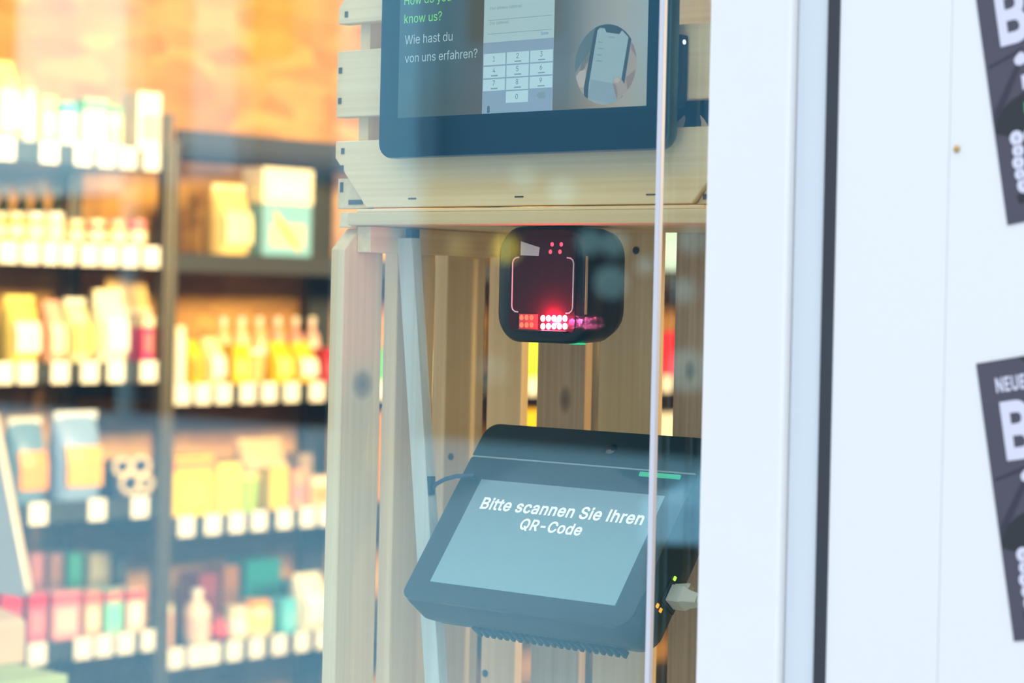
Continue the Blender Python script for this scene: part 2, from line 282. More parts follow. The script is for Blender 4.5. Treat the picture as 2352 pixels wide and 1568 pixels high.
'c': (396, [[207,-8,174,-5,144,3,117,16,93,35,72,58,56,85,44,116,37,150,34,187,37,225,44,260,56,291,72,318,93,341,117,360,144,374,174,382,207,384,226,384,243,381,260,377,276,371,291,364,305,356,318,346,330,335,340,322,349,308,356,293,362,277,303,262,300,272,295,281,290,289,284,297,278,304,270,311,261,316,252,321,242,325,231,328,220,329,207,330,184,328,163,321,145,310,130,296,118,278,108,258,102,236,98,212,96,187,98,163,102,139,108,117,118,97,130,80,145,66,163,55,184,49,207,46,220,47,232,49,243,52,253,55,262,60,271,66,279,73,285,80,292,89,297,98,301,107,304,117,363,102,357,86,350,70,341,56,331,43,319,32,306,21,292,12,277,5,261,-1,244,-5,226,-7]]),
'd': (424, [[195,-8,165,-6,137,3,111,16,89,34,70,57,55,84,43,116,36,151,34,189,36,227,43,261,55,293,70,320,89,342,112,361,137,374,165,382,196,384,218,383,237,379,253,373,267,364,278,355,287,346,295,336,301,327,306,319,311,319,311,509,372,509,372,0,313,0,313,59,307,59,301,50,295,41,287,31,277,21,266,12,252,4,236,-3,217,-7],[205,47,226,49,246,55,263,65,278,78,290,95,299,115,306,138,310,162,312,189,310,216,306,241,300,263,290,282,278,299,263,312,246,322,227,328,205,330,182,328,162,322,145,311,130,298,118,281,108,261,102,239,98,215,96,189,98,163,102,139,109,117,118,97,130,80,145,66,162,55,182,49]]),
'e': (404, [[212,-8,177,-5,145,3,117,16,92,35,72,58,56,85,44,116,37,150,34,187,36,224,44,258,55,290,71,317,91,340,115,359,142,373,172,382,205,384,226,383,246,380,266,374,285,366,303,355,319,341,334,324,347,305,357,282,365,256,370,227,371,194,371,169,75,169,75,221,338,221,310,202,308,226,304,248,298,269,288,286,277,301,263,314,246,323,227,328,205,330,183,328,164,323,146,313,131,301,119,286,109,270,102,251,97,231,96,211,96,178,98,151,102,127,110,106,121,88,135,73,151,61,169,53,190,48,212,46,227,47,241,49,254,53,265,58,276,65,285,73,294,82,300,93,306,105,365,91,358,72,348,55,335,39,320,26,302,14,283,4,261,-3,237,-7]]),
'f': (254, [[228,379,228,327,6,327,6,379],[81,0,81,432,82,452,87,470,96,486,107,499,120,510,135,519,152,525,169,529,187,530,201,530,212,529,222,527,231,525,238,523,243,521,227,468,215,472,209,473,202,474,195,474,178,472,164,468,154,460,147,449,143,435,142,419,142,0]]),
'h': (410, [[114,227,114,0,53,0,53,509,114,509,114,287,102,287,116,319,132,344,152,362,175,374,200,382,227,384,252,383,275,377,295,369,313,356,328,340,341,321,350,298,355,271,357,240,357,0,296,0,296,235,293,263,286,286,273,304,256,318,235,326,210,329,192,328,176,324,161,317,147,308,136,297,126,283,119,266,115,248]]),
'i': (167, [[53,0,53,379,114,379,114,0],[84,443,73,444,63,448,54,455,47,463,43,472,41,483,43,494,47,504,54,512,63,518,73,522,84,524,95,522,105,518,114,512,121,504,125,494,126,483,125,472,121,463,114,455,105,448,95,444]]),
'k': (381, [[110,137,110,212,121,212,284,379,360,379,184,199,177,199],[53,0,53,509,114,509,114,0],[294,0,148,186,191,229,372,0]]),
'l': (189, [[139,-2,112,0,91,8,74,20,62,37,55,59,53,84,53,509,114,509,114,99,114,83,117,71,120,62,126,57,135,53,146,52,160,53,170,54,181,3,162,-1,154,-2,147,-2]]),
'n': (410, [[114,227,114,0,53,0,53,379,112,379,112,287,102,287,116,319,132,344,152,362,175,374,200,382,227,384,252,383,275,377,295,369,313,356,328,340,341,321,350,298,355,271,357,240,357,0,296,0,296,235,293,263,286,286,273,304,256,318,235,326,210,329,192,328,176,324,161,317,147,308,136,297,126,283,119,266,115,248]]),
'o': (415, [[207,-8,174,-5,144,3,117,16,93,35,72,58,56,85,44,116,37,150,34,187,37,225,44,260,56,291,72,318,93,341,117,360,144,374,174,382,207,384,241,382,271,374,299,360,323,341,343,318,359,291,371,260,379,225,381,187,379,150,371,116,359,85,343,58,323,35,299,16,271,3,241,-5],[207,46,231,49,252,55,270,66,285,80,298,97,307,117,314,139,318,163,319,187,318,212,314,236,307,258,298,278,285,296,270,310,252,321,231,328,207,330,184,328,163,321,145,310,130,296,118,278,108,258,102,236,98,212,96,187,98,163,102,139,108,117,118,97,130,80,145,66,163,55,184,49]]),
'p': (424, [[53,-143,53,379,112,379,112,319,118,319,123,327,130,336,137,346,147,355,158,364,171,373,188,379,207,383,229,384,259,382,287,374,313,361,335,342,354,320,370,293,381,261,388,227,390,189,388,151,381,116,370,84,355,57,336,34,313,16,288,3,260,-6,229,-8,208,-7,189,-3,173,4,159,12,147,21,138,31,130,41,124,50,118,59,114,59,114,-143],[220,47,242,49,262,55,279,66,294,80,306,97,316,117,323,139,327,163,328,189,327,215,323,239,316,261,307,281,295,298,280,311,262,322,243,328,220,330,198,328,178,322,161,312,147,299,134,282,125,263,118,241,114,216,113,189,114,162,118,138,125,115,135,95,147,78,162,65,179,55,198,49]]),
'r': (259, [[53,0,53,379,112,379,112,321,115,321,124,339,137,354,152,367,171,377,191,383,213,385,229,384,243,384,243,322,230,324,223,325,215,326,207,326,190,324,174,321,159,315,146,306,135,296,126,284,119,269,115,254,114,237,114,0]]),
's': (365, [[182,-8,157,-7,133,-3,112,3,93,12,76,24,62,38,50,54,41,73,36,94,94,107,101,87,111,72,124,60,141,52,160,47,181,45,206,47,227,53,244,62,258,74,265,88,268,103,266,115,262,126,254,136,243,144,229,150,212,155,149,170,118,180,92,192,72,208,58,227,50,249,47,274,49,295,55,314,65,332,79,347,95,360,115,370,137,378,161,383,187,384,212,383,234,379,254,372,271,363,286,352,299,339,309,324,318,308,324,290,268,277,262,291,254,304,243,316,228,325,210,331,187,333,166,331,147,326,131,317,119,305,111,292,109,277,110,264,115,253,124,243,136,235,152,229,172,223,229,209,261,200,287,187,306,171,320,153,328,131,331,107,329,85,323,65,312,47,298,31,281,18,260,6,236,-2,210,-7]]),
't': (227, [[204,379,204,327,6,327,6,379],[65,471,126,471,126,98,127,83,130,70,136,61,144,55,156,51,170,50,185,51,202,54,213,2,207,0,200,-2,192,-3,184,-3,176,-4,168,-4,138,-1,113,7,92,21,77,41,68,64,65,93]]),
'u': (410, [[182,-5,158,-3,135,2,115,11,97,23,82,39,69,59,60,82,54,109,53,139,53,379,114,379,114,144,116,117,124,94,137,75,154,61,175,53,200,50,218,51,234,55,249,62,263,71,274,83,283,97,290,113,295,132,296,153,296,379,357,379,357,0,298,0,298,92,307,92,294,60,277,35,257,17,234,5,209,-3]]),
'v': (389, [[163,0,17,379,84,379,165,155,173,132,180,110,187,87,193,64,199,42,206,21,184,21,191,42,197,64,203,87,209,110,216,132,224,155,305,379,371,379,226,0]]),
'w': (567, [[138,0,23,379,87,379,133,214,140,190,147,164,154,137,161,107,168,75,175,41,165,41,172,74,179,105,186,135,192,163,199,189,206,214,252,379,316,379,362,214,368,189,375,163,382,136,388,106,395,75,402,41,391,41,399,75,406,106,413,135,420,163,427,189,434,214,480,379,545,379,429,0,368,0,319,172,305,225,300,243,295,262,291,280,277,338,291,338,277,280,263,225,258,207,253,189,248,172,199,0]]),
'y': (389, [[47,-139,61,-86,71,-87,83,-89,94,-90,104,-89,113,-86,122,-81,130,-74,138,-64,145,-51,151,-36,163,-1,17,379,84,379,165,155,173,132,180,109,187,87,193,64,199,42,206,21,184,21,190,42,196,64,202,87,209,110,216,132,224,155,305,379,371,379,204,-58,196,-77,187,-93,177,-107,165,-119,153,-128,139,-136,125,-141,109,-144,91,-145,82,-145,73,-144,65,-143,57,-142,52,-140]]),
' ': (187, []),
}

def _area(c): return sum(c[k] * c[(k + 3) % len(c)] - c[(k + 2) % len(c)] * c[k + 1] for k in range(0, len(c), 2))
GSIGN = 1 if _area(GLYPH['-'][1][0]) > 0 else -1
def lettering(text, mat, parent, x0, zb, y, width=None, height=None, bold=0, name='lettering'):
    """flat letters standing in the local XZ plane, facing -Y; fitted to a width (uniform) or to width and height"""
    VV, FF, pen = [], [], 0
    for ch_ in text:
        adv, cont = GLYPH[ch_]
        P, E, loops = [], [], []
        for c in cont:
            q = [Vector((c[2 * k] / 1000, c[2 * k + 1] / 1000)) for k in range(len(c) // 2)]
            q = [p_ for k, p_ in enumerate(q) if (p_ - q[k - 1]).length > 1e-5]
            n = len(q); o0 = len(P)
            for k in range(n):                                          # embolden: outlines grow, counters shrink
                d0 = (q[k] - q[k - 1]).normalized(); d1 = (q[(k + 1) % n] - q[k]).normalized()
                nn = Vector((d0.y + d1.y, -d0.x - d1.x)); nn = nn / max(nn.length_squared / 2, .6)
                P.append(q[k] + nn * bold * GSIGN)
            E += [(o0 + k, o0 + (k + 1) % n) for k in range(n)]; loops.append(P[o0:])
        if P:
            V, _, F, *_r = delaunay_2d_cdt(P, E, [], 0, 1e-7)
            b0 = len(VV); VV += [(v.x + pen, v.y, 0) for v in V]
            for f_ in F:
                m_ = sum((V[k] for k in f_), Vector((0, 0))) / len(f_); wn_ = 0
                for L in loops:
                    for k in range(len(L)):
                        p_, q_ = L[k - 1], L[k]; cr_ = (q_.x - p_.x) * (m_.y - p_.y) - (q_.y - p_.y) * (m_.x - p_.x)
                        if p_.y <= m_.y < q_.y and cr_ > 0: wn_ += 1
                        elif q_.y <= m_.y < p_.y and cr_ < 0: wn_ -= 1
                if wn_: FF.append([b0 + k for k in f_])
        pen += adv / 1000 + bold * 1.2
    me = bpy.data.meshes.new(name); me.from_pydata(VV, [], FF)
    xs = [v.co.x for v in me.vertices]; ys = [v.co.y for v in me.vertices]
    sx = width / (max(xs) - min(xs)) if width else height / (max(ys) - min(ys))
    sy = height / (max(ys) - min(ys)) if height else sx
    mnx = min(xs); mny = min(ys) if height else 0
    for v in me.vertices: v.co = Vector((x0 + (v.co.x - mnx) * sx, y, zb + (v.co.y - mny) * sy))
    me.materials.append(mat)
    o = bpy.data.objects.new(name, me); COL.objects.link(o); o.parent = parent
    return o

# ================================================================== SETTING
GY = -.08                                               # outer face of the shop front
b = MB(); b.box((-40, -40, -.1), (40, -.02, 0)); f = b.build('floor_street', plain('street_paving', (.42, .47, .53), .75, noise=.12, scale=1.5)); f['kind'] = 'structure'
b = MB(); b.box((-2.86, -.02, -.1), (1.7, 4.75, 0)); f = b.build('floor', plain('shop_floor', (.30, .27, .24), .5)); f['kind'] = 'structure'
b = MB(); b.box((-2.86, -.02, 2.6), (1.7, 4.75, 2.7)); f = b.build('ceiling', plain('shop_ceiling', (.55, .50, .44), .8)); f['kind'] = 'structure'
b = MB(); b.box((-2.82, -.02, 0), (-2.70, 4.75, 2.6)); f = b.build('wall_left', OSB); f['kind'] = 'structure'
b = MB(); b.box((-2.70, 4.63, 0), (1.55, 4.75, 2.6)); f = b.build('wall_back', OSB); f['kind'] = 'structure'
b = MB(); b.box((1.55, -.02, 0), (1.7, 4.75, 2.6)); f = b.build('wall_right', OSB); f['kind'] = 'structure'
# white shop-front wall to the right of the window: two sheets with a hairline joint
wf = structure('wall_front')
XW0, XS = .5037, .5784
MB().box((XW0, GY, 0), (XS - .0001, -.02, 2.75)).build('panel', WHITE2, wf, bevel=.0004)
MB().box((XS + .0001, GY, 0), (2.2, -.02, 2.75)).build('panel', WHITE2, wf, bevel=.0004)
MB().box((-3.3, GY, 2.45), (.5037, -.02, 2.75)).build('panel', WHITE2, wf)
MB().box((-3.3, GY, 0), (.5037, -.02, .30)).build('panel', WHITE2, wf)
MB().box((-3.3, GY, .30), (-2.86, -.02, 2.45)).build('panel', WHITE2, wf)
sc_ = MB().lathe([(.0021, 0), (.0021, -.0006), (.0012, -.0011)], (.5834, GY, 1.5877), 14, axis=1)
sc_.build('screw', plain('brass_screw', (.42, .28, .12), .4, metal=.6), wf, smooth=True)
# window: white stile, bevelled rebate, black gasket, double glazing, slim white glazing strip
wn = structure('window_1')
MB().box((.4118, GY - .004, .30), (.4720, -.025, 2.45)).build('frame_stile', WHITE, wn, bevel=.002)
MB().box((.4720, GY + .002, .30), (.4951, -.025, 2.45)).build('frame_rebate', plain('white_frame_edge', (.50, .54, .57), .35, noise=.01), wn, bevel=.002)
MB().box((.4953, GY - .001, .30), (.5036, -.025, 2.45)).build('gasket', GASKET, wn, bevel=.001)
MB().box((-2.86, GY, .30), (-2.80, -.025, 2.45)).build('frame_stile', WHITE, wn, bevel=.002)
MB().box((-2.80, GY, 2.39), (.4118, -.025, 2.45)).build('frame_rail', WHITE, wn, bevel=.002)
MB().box((-2.80, GY, .30), (.4118, -.025, .37)).build('frame_rail', WHITE, wn, bevel=.002)
MB().box((-2.80, -.062, .37), (.4118, -.058, 2.39)).build('glass_pane', GLASS_OUT, wn)
MB().box((-2.80, -.046, .37), (.4118, -.042, 2.39)).build('glass_pane', GLASS_IN, wn)
MB().box((.3584, -.0660, .37), (.3622, -.0622, 2.39)).build('glazing_strip', plain('white_strip', (.46, .46, .50), .4, noise=.02), wn, bevel=.0005)
# ledge inside the window on which the lower crate stands
CZ0 = 1.102
b = MB(); b.box((-.06, -.02, CZ0 - .04), (1.55, .42, CZ0)); f = b.build('trim_1', PINE_X, bevel=.003); f['kind'] = 'structure'

# ------------------------------------------------------------------ the street, seen mirrored in the glass
def building(name, label, x0, x1, y0, h, wall, win, nx, nz, base_h, base_mat):
    t = thing(name, label, 'building', ((x0 + x1) / 2, y0, 0)); W = (x1 - x0) / 2
    MB().box((-W, -6, 0), (W, 0, h)).build('wall', wall, t)
    bay = 2 * W / nx
    for i in range(nx):
        cx = -W + bay * (i + .5)
        s = MB().box((cx - bay * .495, 0, 0), (cx + bay * .495, .12, base_h)).build('shop_window', base_mat, t)
        for k in range(nz):
            z = base_h + 1.3 + k * 2.9
            fr = MB().box((cx - .75, 0, z), (cx + .75, .08, z + 1.6)).build('window', wall, t)
            MB().box((cx - .66, .08, z + .09), (cx + .66, .10, z + 1.51)).build('pane', win, fr)
    MB().box((-W, -6.1, h), (W, .25, h + .25)).build('roof_edge', DARKM, t)
    return t
DGL = plain('dark_window_glass', (.020, .030, .040), .5, spec=.15)
def mirrored_x(px, y):
    """x on the street plane at depth y that the window mirrors at picture column px"""
    r = ray(px, YH); t = (2 * -.06 - y - CAM.y) / r.y; return CAM.x + t * r.x
xA = mirrored_x(275, -16)
building('pale_building', 'pale rendered building with dark ground floor windows mirrored in left part of glass', xA - 11, xA, -16, 9, plain('pale_render', (.80, .80, .80), .8, noise=.05, scale=1), DGL, 2, 2, 2.6, DGL)
gbld = building('blue_building', 'blue rendered building with pale pilasters mirrored in middle of the glass', xA + .2, xA + 24, -16.2, 11, plain('blue_render', (.07, .15, .22), .8, noise=.08, scale=1), DGL, 6, 3, 2.7, DGL)
PIL = plain('pilaster_render', (.28, .40, .50), .8, noise=.05, scale=1)
gx = xA + 12.1
for pa, pb, z0 in ((445, 545, 2.8), (780, 962, 0)):
    MB().box((mirrored_x(pa, -16) - gx, 0, z0), (mirrored_x(pb, -16) - gx, .3, 10.9)).build('pilaster', PIL, gbld)

# added block and glowing balls across the street, imitating mirrored streak and sky glints
def mirrored(px, py, dist):
    r = ray(px, py); p = CAM + r * dist; return Vector((p.x, 2 * -.06 - p.y, p.z))
a = mirrored(1490, 1150, 8.8); b_ = mirrored(1760, 1020, 12.5); zc = .5 * (a.z + b_.z)
blk = thing('planter', 'low dark street planter with pale coping, mirrored over the right of terminal', 'planter', (a.x, a.y, 0), Matrix.Rotation(math.atan2(b_.y - a.y, b_.x - a.x), 3, 'Z'))  # unseen block added for the dark mirrored patch and its bright streak
L_ = (b_.xy - a.xy).length
MB().box((0, -.75 if (b_.x - a.x) > 0 else 0, 0), (L_, 0 if (b_.x - a.x) > 0 else .75, zc - .16)).build('body', plain('dark_granite', (.022, .028, .032), .6), blk, bevel=.01)
MB().box((-.03, -.78 if (b_.x - a.x) > 0 else -.03, zc - .16), (L_ + .03, .03 if (b_.x - a.x) > 0 else .78, zc)).build('coping', plain('pale_coping', (.72, .80, .90), .6), blk, bevel=.01)
glints = [(1052, 566, 0, .09), (1160, 572, 1, .11), (1352, 556, 2, .10), (1402, 648, 2, .13), (1408, 560, 2, .10), (1480, 610, 2, .07), (1570, 668, 2, .10), (1590, 552, 2, .11), (1580, 850, 2, .17), (1290, 440, 2, .11), (1200, 405, 2, .10), (1130, 850, 3, .12)]
pts = [mirrored(px, py, 19.0 - .001 * px) for px, py, _, _r in glints]
ls = thing('string_lamps', 'string of round lamps mirrored as soft discs around the scanner', 'lamp', (pts[0].x, pts[0].y, pts[0].z))  # unseen glowing balls added in place of mirrored sky glints
LM = [glow('lamp_warm_dim', (1, .45, .12), .7), glow('lamp_amber', (1.0, .42, .03), 2.6), glow('lamp_daylight', (.9, 1, 1), .55), glow('lamp_faint', (.8, 1, 1), .25)]
for (px, py, k, r), p in zip(glints, pts):
    q = p - pts[0]
    MB().lathe([(r * math.sin(math.pi * j / 8) + 1e-3, -r * math.cos(math.pi * j / 8)) for j in range(9)], q, 16).build('bulb', LM[k], ls, smooth=True)
MB().tube([p - pts[0] for p in sorted(pts, key=lambda v: v.x)], .008, 5).build('cable', DARKM, ls)  # added cord strung through the glowing balls

# ================================================================== CRATES
def nail(parent, x, y, z, w_=.0032, h_=.0045):
    MB().box((x - w_ / 2, y - .0006, z - h_ / 2), (x + w_ / 2, y + .001, z + h_ / 2)).build('staple', SLOTM, parent)
W = .3745; BT = .011
# upper crate: long side towards the window, planks with cut corners at top and bottom
uc = thing('wooden_crate', 'light pine slatted crate lying on top, carrying the large tablet', 'crate', (-.0035, 0, 1.5635))
def plank(pts, y0, y1, parent, mat=PINE_X): return MB().prism(pts, 1, y0, y1).build('plank', mat, parent, bevel=.0009)
ch = .0345
p = plank([(ch, 0), (W - ch, 0), (W, .038), (W, .0505), (0, .0505), (0, .038)], 0, BT, uc)
nail(p, .0085, 0, .043); nail(p, .008, 0, .030)
for x in (.083, .188, .306): MB().box((x - .004, -.0005, .0058), (x + .004, .001, .0068)).build('staple', SLOTM, p)
p = plank([(0, .0685), (W, .0685), (W, .1185), (0, .1185)], 0, BT, uc); nail(p, .004, 0, .104); nail(p, .004, 0, .081)
p = plank([(0, .139), (W, .139), (W, .151), (W - ch, .189), (ch, .189), (0, .151)], 0, BT, uc); nail(p, .009, 0, .146)
for xa in (.0132, W - .0132 - .011):                                   # side walls, three boards each, and corner posts
    for z0, z1 in ((.0255, .0505), (.0685, .1185), (.139, .189)):
        MB().box((xa, BT + .016, z0), (xa + .011, .30, z1)).build('side_board', PINE_Y, uc, bevel=.0008)
    MB().box((xa, BT, .004), (xa + .0105, BT + .016, .186)).build('corner_post', PINE_Z, uc, bevel=.0006)
MB().box((.0, .30, 0), (W, .308, .189)).build('back_panel', PINE_X, uc, bevel=.0009)
for k in range(4): MB().box((.0245, BT + .002 + k * .073, .012), (W - .0245, BT + .064 + k * .073, .022)).build('floor_board', PINE_X, uc, bevel=.0008)
for k in (0, 1):                                                       # end blocks showing below the cut corners
    f_ = (lambda x: x) if k == 0 else (lambda x: W - x)
    e = MB().prism([(f_(.0), -.0004), (f_(ch - .0015), -.0004), (f_(.0150), .0225), (f_(.0), .0225)], 1, .0035, .0108).build('end_block', PINE_Y, uc, bevel=.0006)
    nail(e, f_(.0045), .0035, .016, .0030, .0075); nail(e, f_(.0200), .0035, .0045, .0150, .0035)
# lower crate: stood on its end, open side towards the window
H2 = 1.5605 - CZ0
lc = thing('wooden_crate', 'light pine slatted crate stood on end below, holding scanner and terminal', 'crate', (-.0025, 0, CZ0))
KN = {0: [((.010, .019, .3285), (.03, .013, .0135))]}
for i, (ya, yb) in enumerate(((-.003, .0382), (.0544, .0962), (.1103, .1545))):
    for s_, xa in ((0, .0), (1, W - .0145)):
        m = wood('pine_side_knot', 2, knots=KN[0]) if (i == 0 and s_ == 0) else PINE_Z
        if i == 0: MB().prism([(ya, .02), (ya + .02, 0), (yb, 0), (yb, H2 - .012), (ya + .016, H2 - .012), (ya, H2 - .028)], 0, xa, xa + .0145).build('side_board', m, lc, bevel=.001)
        else: MB().box((xa, ya, 0), (xa + .0145, yb, H2 - .012)).build('side_board', m, lc, bevel=.001)
bx = [(.0085, .045), (.062, .1115), (.1255, .1815), (.1985, .250), (.266, .316), (.332, .3635)]
for i, (xa, xb) in enumerate(bx):
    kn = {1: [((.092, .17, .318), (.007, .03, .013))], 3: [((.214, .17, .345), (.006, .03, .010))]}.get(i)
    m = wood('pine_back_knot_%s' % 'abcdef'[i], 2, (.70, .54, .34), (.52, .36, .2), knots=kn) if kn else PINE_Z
    MB().box((xa, .1652, .0), (xb, .1745, H2)).build('back_board', m, lc, bevel=.0009)
for (x, z, i) in ((.0118 + .002, .0936, 0), (.160, .435, 2)):
    MB().lathe([(.003, 0), (.003, -.0007), (.0015, -.0012)], (x, .1652, z), 12, axis=1).build('screw', DARKM, lc, smooth=True)
# end panel forming the roof of the lower crate: outer boards with stepped left end
MB().box((.0245, -.001, H2 - .0005), (W - .0245, .07, H2 + .0020)).build('rim_board', PINE_X, lc, bevel=.0006)
MB().box((.0160, -.002, H2 - .010), (W - .016, .055, H2 - .0005)).build('rim_board', PINE_X, lc, bevel=.0009)
MB().box((.0160, .058, H2 - .010), (W - .016, .108, H2 - .0005)).build('rim_board', PINE_X, lc, bevel=.0009)
MB().box((.0160, .111, H2 - .010), (W - .016, .164, H2 - .0005)).build('rim_board', PINE_X, lc, bevel=.0009)
for xa in (.0146, W - .0286): MB().box((xa, .010, H2 - .030), (xa + .014, .162, H2 - .0102)).build('corner_batten', PINE_Y, lc, bevel=.0008)
MB().prism([(.0, H2 - .0115), (.0135, H2 - .0115), (.0150, H2 - .004), (.0150, H2), (.002, H2)], 1, .004, .030).build('end_block', PINE_Y, lc, bevel=.0008)
MB().lathe([(.002, 0), (.002, -.0005)], (.183, -.001, H2 - .003), 10, axis=1).build('screw', SLOTM, lc)
for k in range(3): MB().box((.0146, .004 + k * .055, 0), (W - .0146, .050 + k * .055, .010)).build('floor_board', PINE_X, lc, bevel=.0008)
# screw on the third side board
MB().lathe([(.0028, 0), (.0028, .0008), (.0014, .0013)], (.0145, .118, 1.372 - CZ0), 12, axis=0).build('screw', DARKM, lc, smooth=True)

# leaning batten
t = thing('leaning_batten', 'pale greyish square batten leaning inside the lower crate, left of terminal', 'batten', (.0835, .04, CZ0 + .0102))
zt = 1.5428 - CZ0 - .0105; dx = .0323 - .0835
MB().loft([[(dx * s - .0077, 0, z), (dx * s + .0077, 0, z), (dx * s + .0077, .0098, z), (dx * s - .0077, .0098, z)] for s, z in ((0, 0), (1, zt))]).build('bar', PALE_BAR, t, bevel=.0006)
MB().box((dx + .001, .0005, zt - .0002), (dx + .0075, .0092, zt + .0068)).build('end_cap', NAVY, t, bevel=.0004)
MB().box((-.0835 + .0598, .0006, 1.3567 - CZ0 - .0105 - .007), (-.0835 + .0648, .0066, 1.3567 - CZ0 - .0105 + .007)).build('cable_clip', NAVY, t, bevel=.0006)

# ================================================================== TABLET
TY = -.0200
tb = thing('wall_tablet', 'large dark tablet with survey screen fixed to the upper crate front', 'tablet', (.1978, TY, 1.5983))
def tl(px, py, dy=-.0005):
    q = pl(px, py, 1, TY + dy); return q.x - .1978, q.z - 1.5983
x0, x1, zt = -.1345, .1342, .176
MB().prism(rrect(x0, x1, 0, zt, .0115), 1, .0004, .0095).build('body', plain('dark_aluminium', (.05, .085, .09), .35, metal=.7), tb, bevel=.0012, smooth=True)
MB().prism(rrect(x0 + .0008, x1 - .0016, .0008, zt - .0008, .0108), 1, -.0004, .0006).build('bezel', BLACKG, tb, smooth=True)
MB().box((-.05, .0095, .02), (.05, .0196, .12)).build('mount', BLACKP, tb, bevel=.002)
MB().box((x1 - .010, .0100, .028), (x1 + .0005, .0192, .076)).build('adapter', BLACKP, tb, bevel=.002)
MB().lathe([(.0016, 0), (.0016, .0004)], (x1 + .0004, .0135, .0708), 10, axis=0).build('indicator', glow('white_led', (.7, .9, 1), 2.2), tb)
def screen_mat():
    m, n, l, p = newmat('survey_backdrop')
    p.inputs['Base Color'].default_value = (.01, .01, .01, 1); p.inputs['Roughness'].default_value = .08
    tc = n.new('ShaderNodeTexCoord'); sp = n.new('ShaderNodeSeparateXYZ'); l.new(tc.outputs['Object'], sp.inputs[0])
    mr = n.new('ShaderNodeMapRange'); mr.inputs['From Min'].default_value = -.115; mr.inputs['From Max'].default_value = .115
    l.new(sp.outputs['X'], mr.inputs['Value'])
    cr = n.new('ShaderNodeValToRGB'); e = cr.color_ramp.elements
    e[0].position = 0; e[0].color = (.045, .085, .095, 1); e[1].position = 1; e[1].color = (.27, .34, .35, 1)
    for ps, c in ((.2, (.050, .085, .085, 1)), (.34, (.085, .085, .065, 1)), (.70, (.115, .14, .14, 1)), (.80, (.24, .25, .22, 1)), (.9, (.30, .33, .31, 1))):
        q = e.new(ps); q.color = c
    l.new(mr.outputs[0], cr.inputs[0])
    mz = n.new('ShaderNodeMapRange'); mz.inputs['From Min'].default_value = .028; mz.inputs['From Max'].default_value = .075
    l.new(sp.outputs['Z'], mz.inputs['Value'])
    nz = n.new('ShaderNodeTexNoise'); nz.inputs['Scale'].default_value = 16; nz.inputs['Detail'].default_value = 0
    l.new(tc.outputs['Object'], nz.inputs['Vector'])
    ad = n.new('ShaderNodeMath'); ad.operation = 'ADD'; l.new(mz.outputs[0], ad.inputs[0])
    sb = n.new('ShaderNodeMath'); sb.operation = 'SUBTRACT'; sb.inputs[1].default_value = .5; l.new(nz.outputs['Fac'], sb.inputs[0]); l.new(sb.outputs[0], ad.inputs[1])
    ad.use_clamp = True
    mx = n.new('ShaderNodeMix'); mx.data_type = 'RGBA'; mx.blend_type = 'MULTIPLY'
    l.new(ad.outputs[0], mx.inputs[0])
    warm = n.new('ShaderNodeMix'); warm.data_type = 'RGBA'; warm.blend_type = 'MULTIPLY'; warm.inputs[0].default_value = 1
    warm.inputs[7].default_value = (1.05, .78, .52, 1); l.new(cr.outputs[0], warm.inputs[6])
    fin = n.new('ShaderNodeMix'); fin.data_type = 'RGBA'; l.new(ad.outputs[0], fin.inputs[0])
    l.new(warm.outputs[2], fin.inputs[6]); l.new(cr.outputs[0], fin.inputs[7])
    l.new(fin.outputs[2], p.inputs['Emission Color']); p.inputs['Emission Strength'].default_value = 1.3
    return m
sx0, sz0 = -.1150, .0288
disp = MB().box((sx0, -.0005, sz0), (.1152, -.0002, .163)).build('display', screen_mat(), tb)
def flat(name, pts, mat, lay, parent=disp):
    return MB().poly([(x, -.0005 - .00006 * lay, z) for x, z in pts]).build(name, mat, parent)
def rect(name, xa, xb, za, zb, mat, lay): return flat(name, [(xa, za), (xb, za), (xb, zb), (xa, zb)], mat, lay)
px0 = .1660 - .1978; px1 = .2314 - .1978
G_FORM = glow('form_white', (.36, .52, .55), 1.2); G_KBD = glow('keypad_grey', (.22, .31, .40), 1.15); G_KEY = glow('key_white', (.40, .58, .62), 1.25)
G_INK = glow('digit_ink', (.05, .10, .13), 1); G_PALE = glow('faint_ink', (.20, .30, .32), 1); G_BLUE = glow('link_blue', (.10, .25, .62), 1)
G_GREEN = glow('green_letters', (.22, .80, .10), 1.0); G_TXT = glow('pale_letters', (.42, .56, .60), 1)
zk = tl(1135, 97)[1]
rect('form_panel', px0, px1, zk, .163, G_FORM, 1); rect('keypad_panel', px0, px1, sz0, zk, G_KBD, 1)
cw = (px1 - px0) / 3
zr = tl(1134, 136)[1]; pitch = .0090
for r in range(4):
    for c in range(3):
        if r == 3 and c != 1: continue
        xa = px0 + c * cw; zc = zr - r * pitch
        rect('key', xa + .0006, xa + cw - .0006, zc - .0040, zc + .0040, G_KEY, 2)
        d = '123456789 0 '[r * 3 + c]
        lettering(d, G_INK, disp, xa + cw * .44, zc + (-.0005 if d not in '10' else -.0017), -.0005 - .00018, height=.0036, width=.0016 if d == '1' else .0022)
        if d not in '10 ':
            rect('key_caption', xa + cw * .37, xa + cw * .66, zc - .0030, zc - .0021, G_PALE, 3)
zc = zr - 3 * pitch
flat('delete_symbol', [(px1 - cw * .68, zc), (px1 - cw * .56, zc + .0022), (px1 - cw * .32, zc + .0022), (px1 - cw * .32, zc - .0022), (px1 - cw * .56, zc - .0022)], G_PALE, 2)
xm, zm = tl(1122, 252)
flat('microphone_symbol', rrect(xm - .0012, xm + .0012, zm - .0025, zm + .0028, .0012, 3), G_INK, 2)
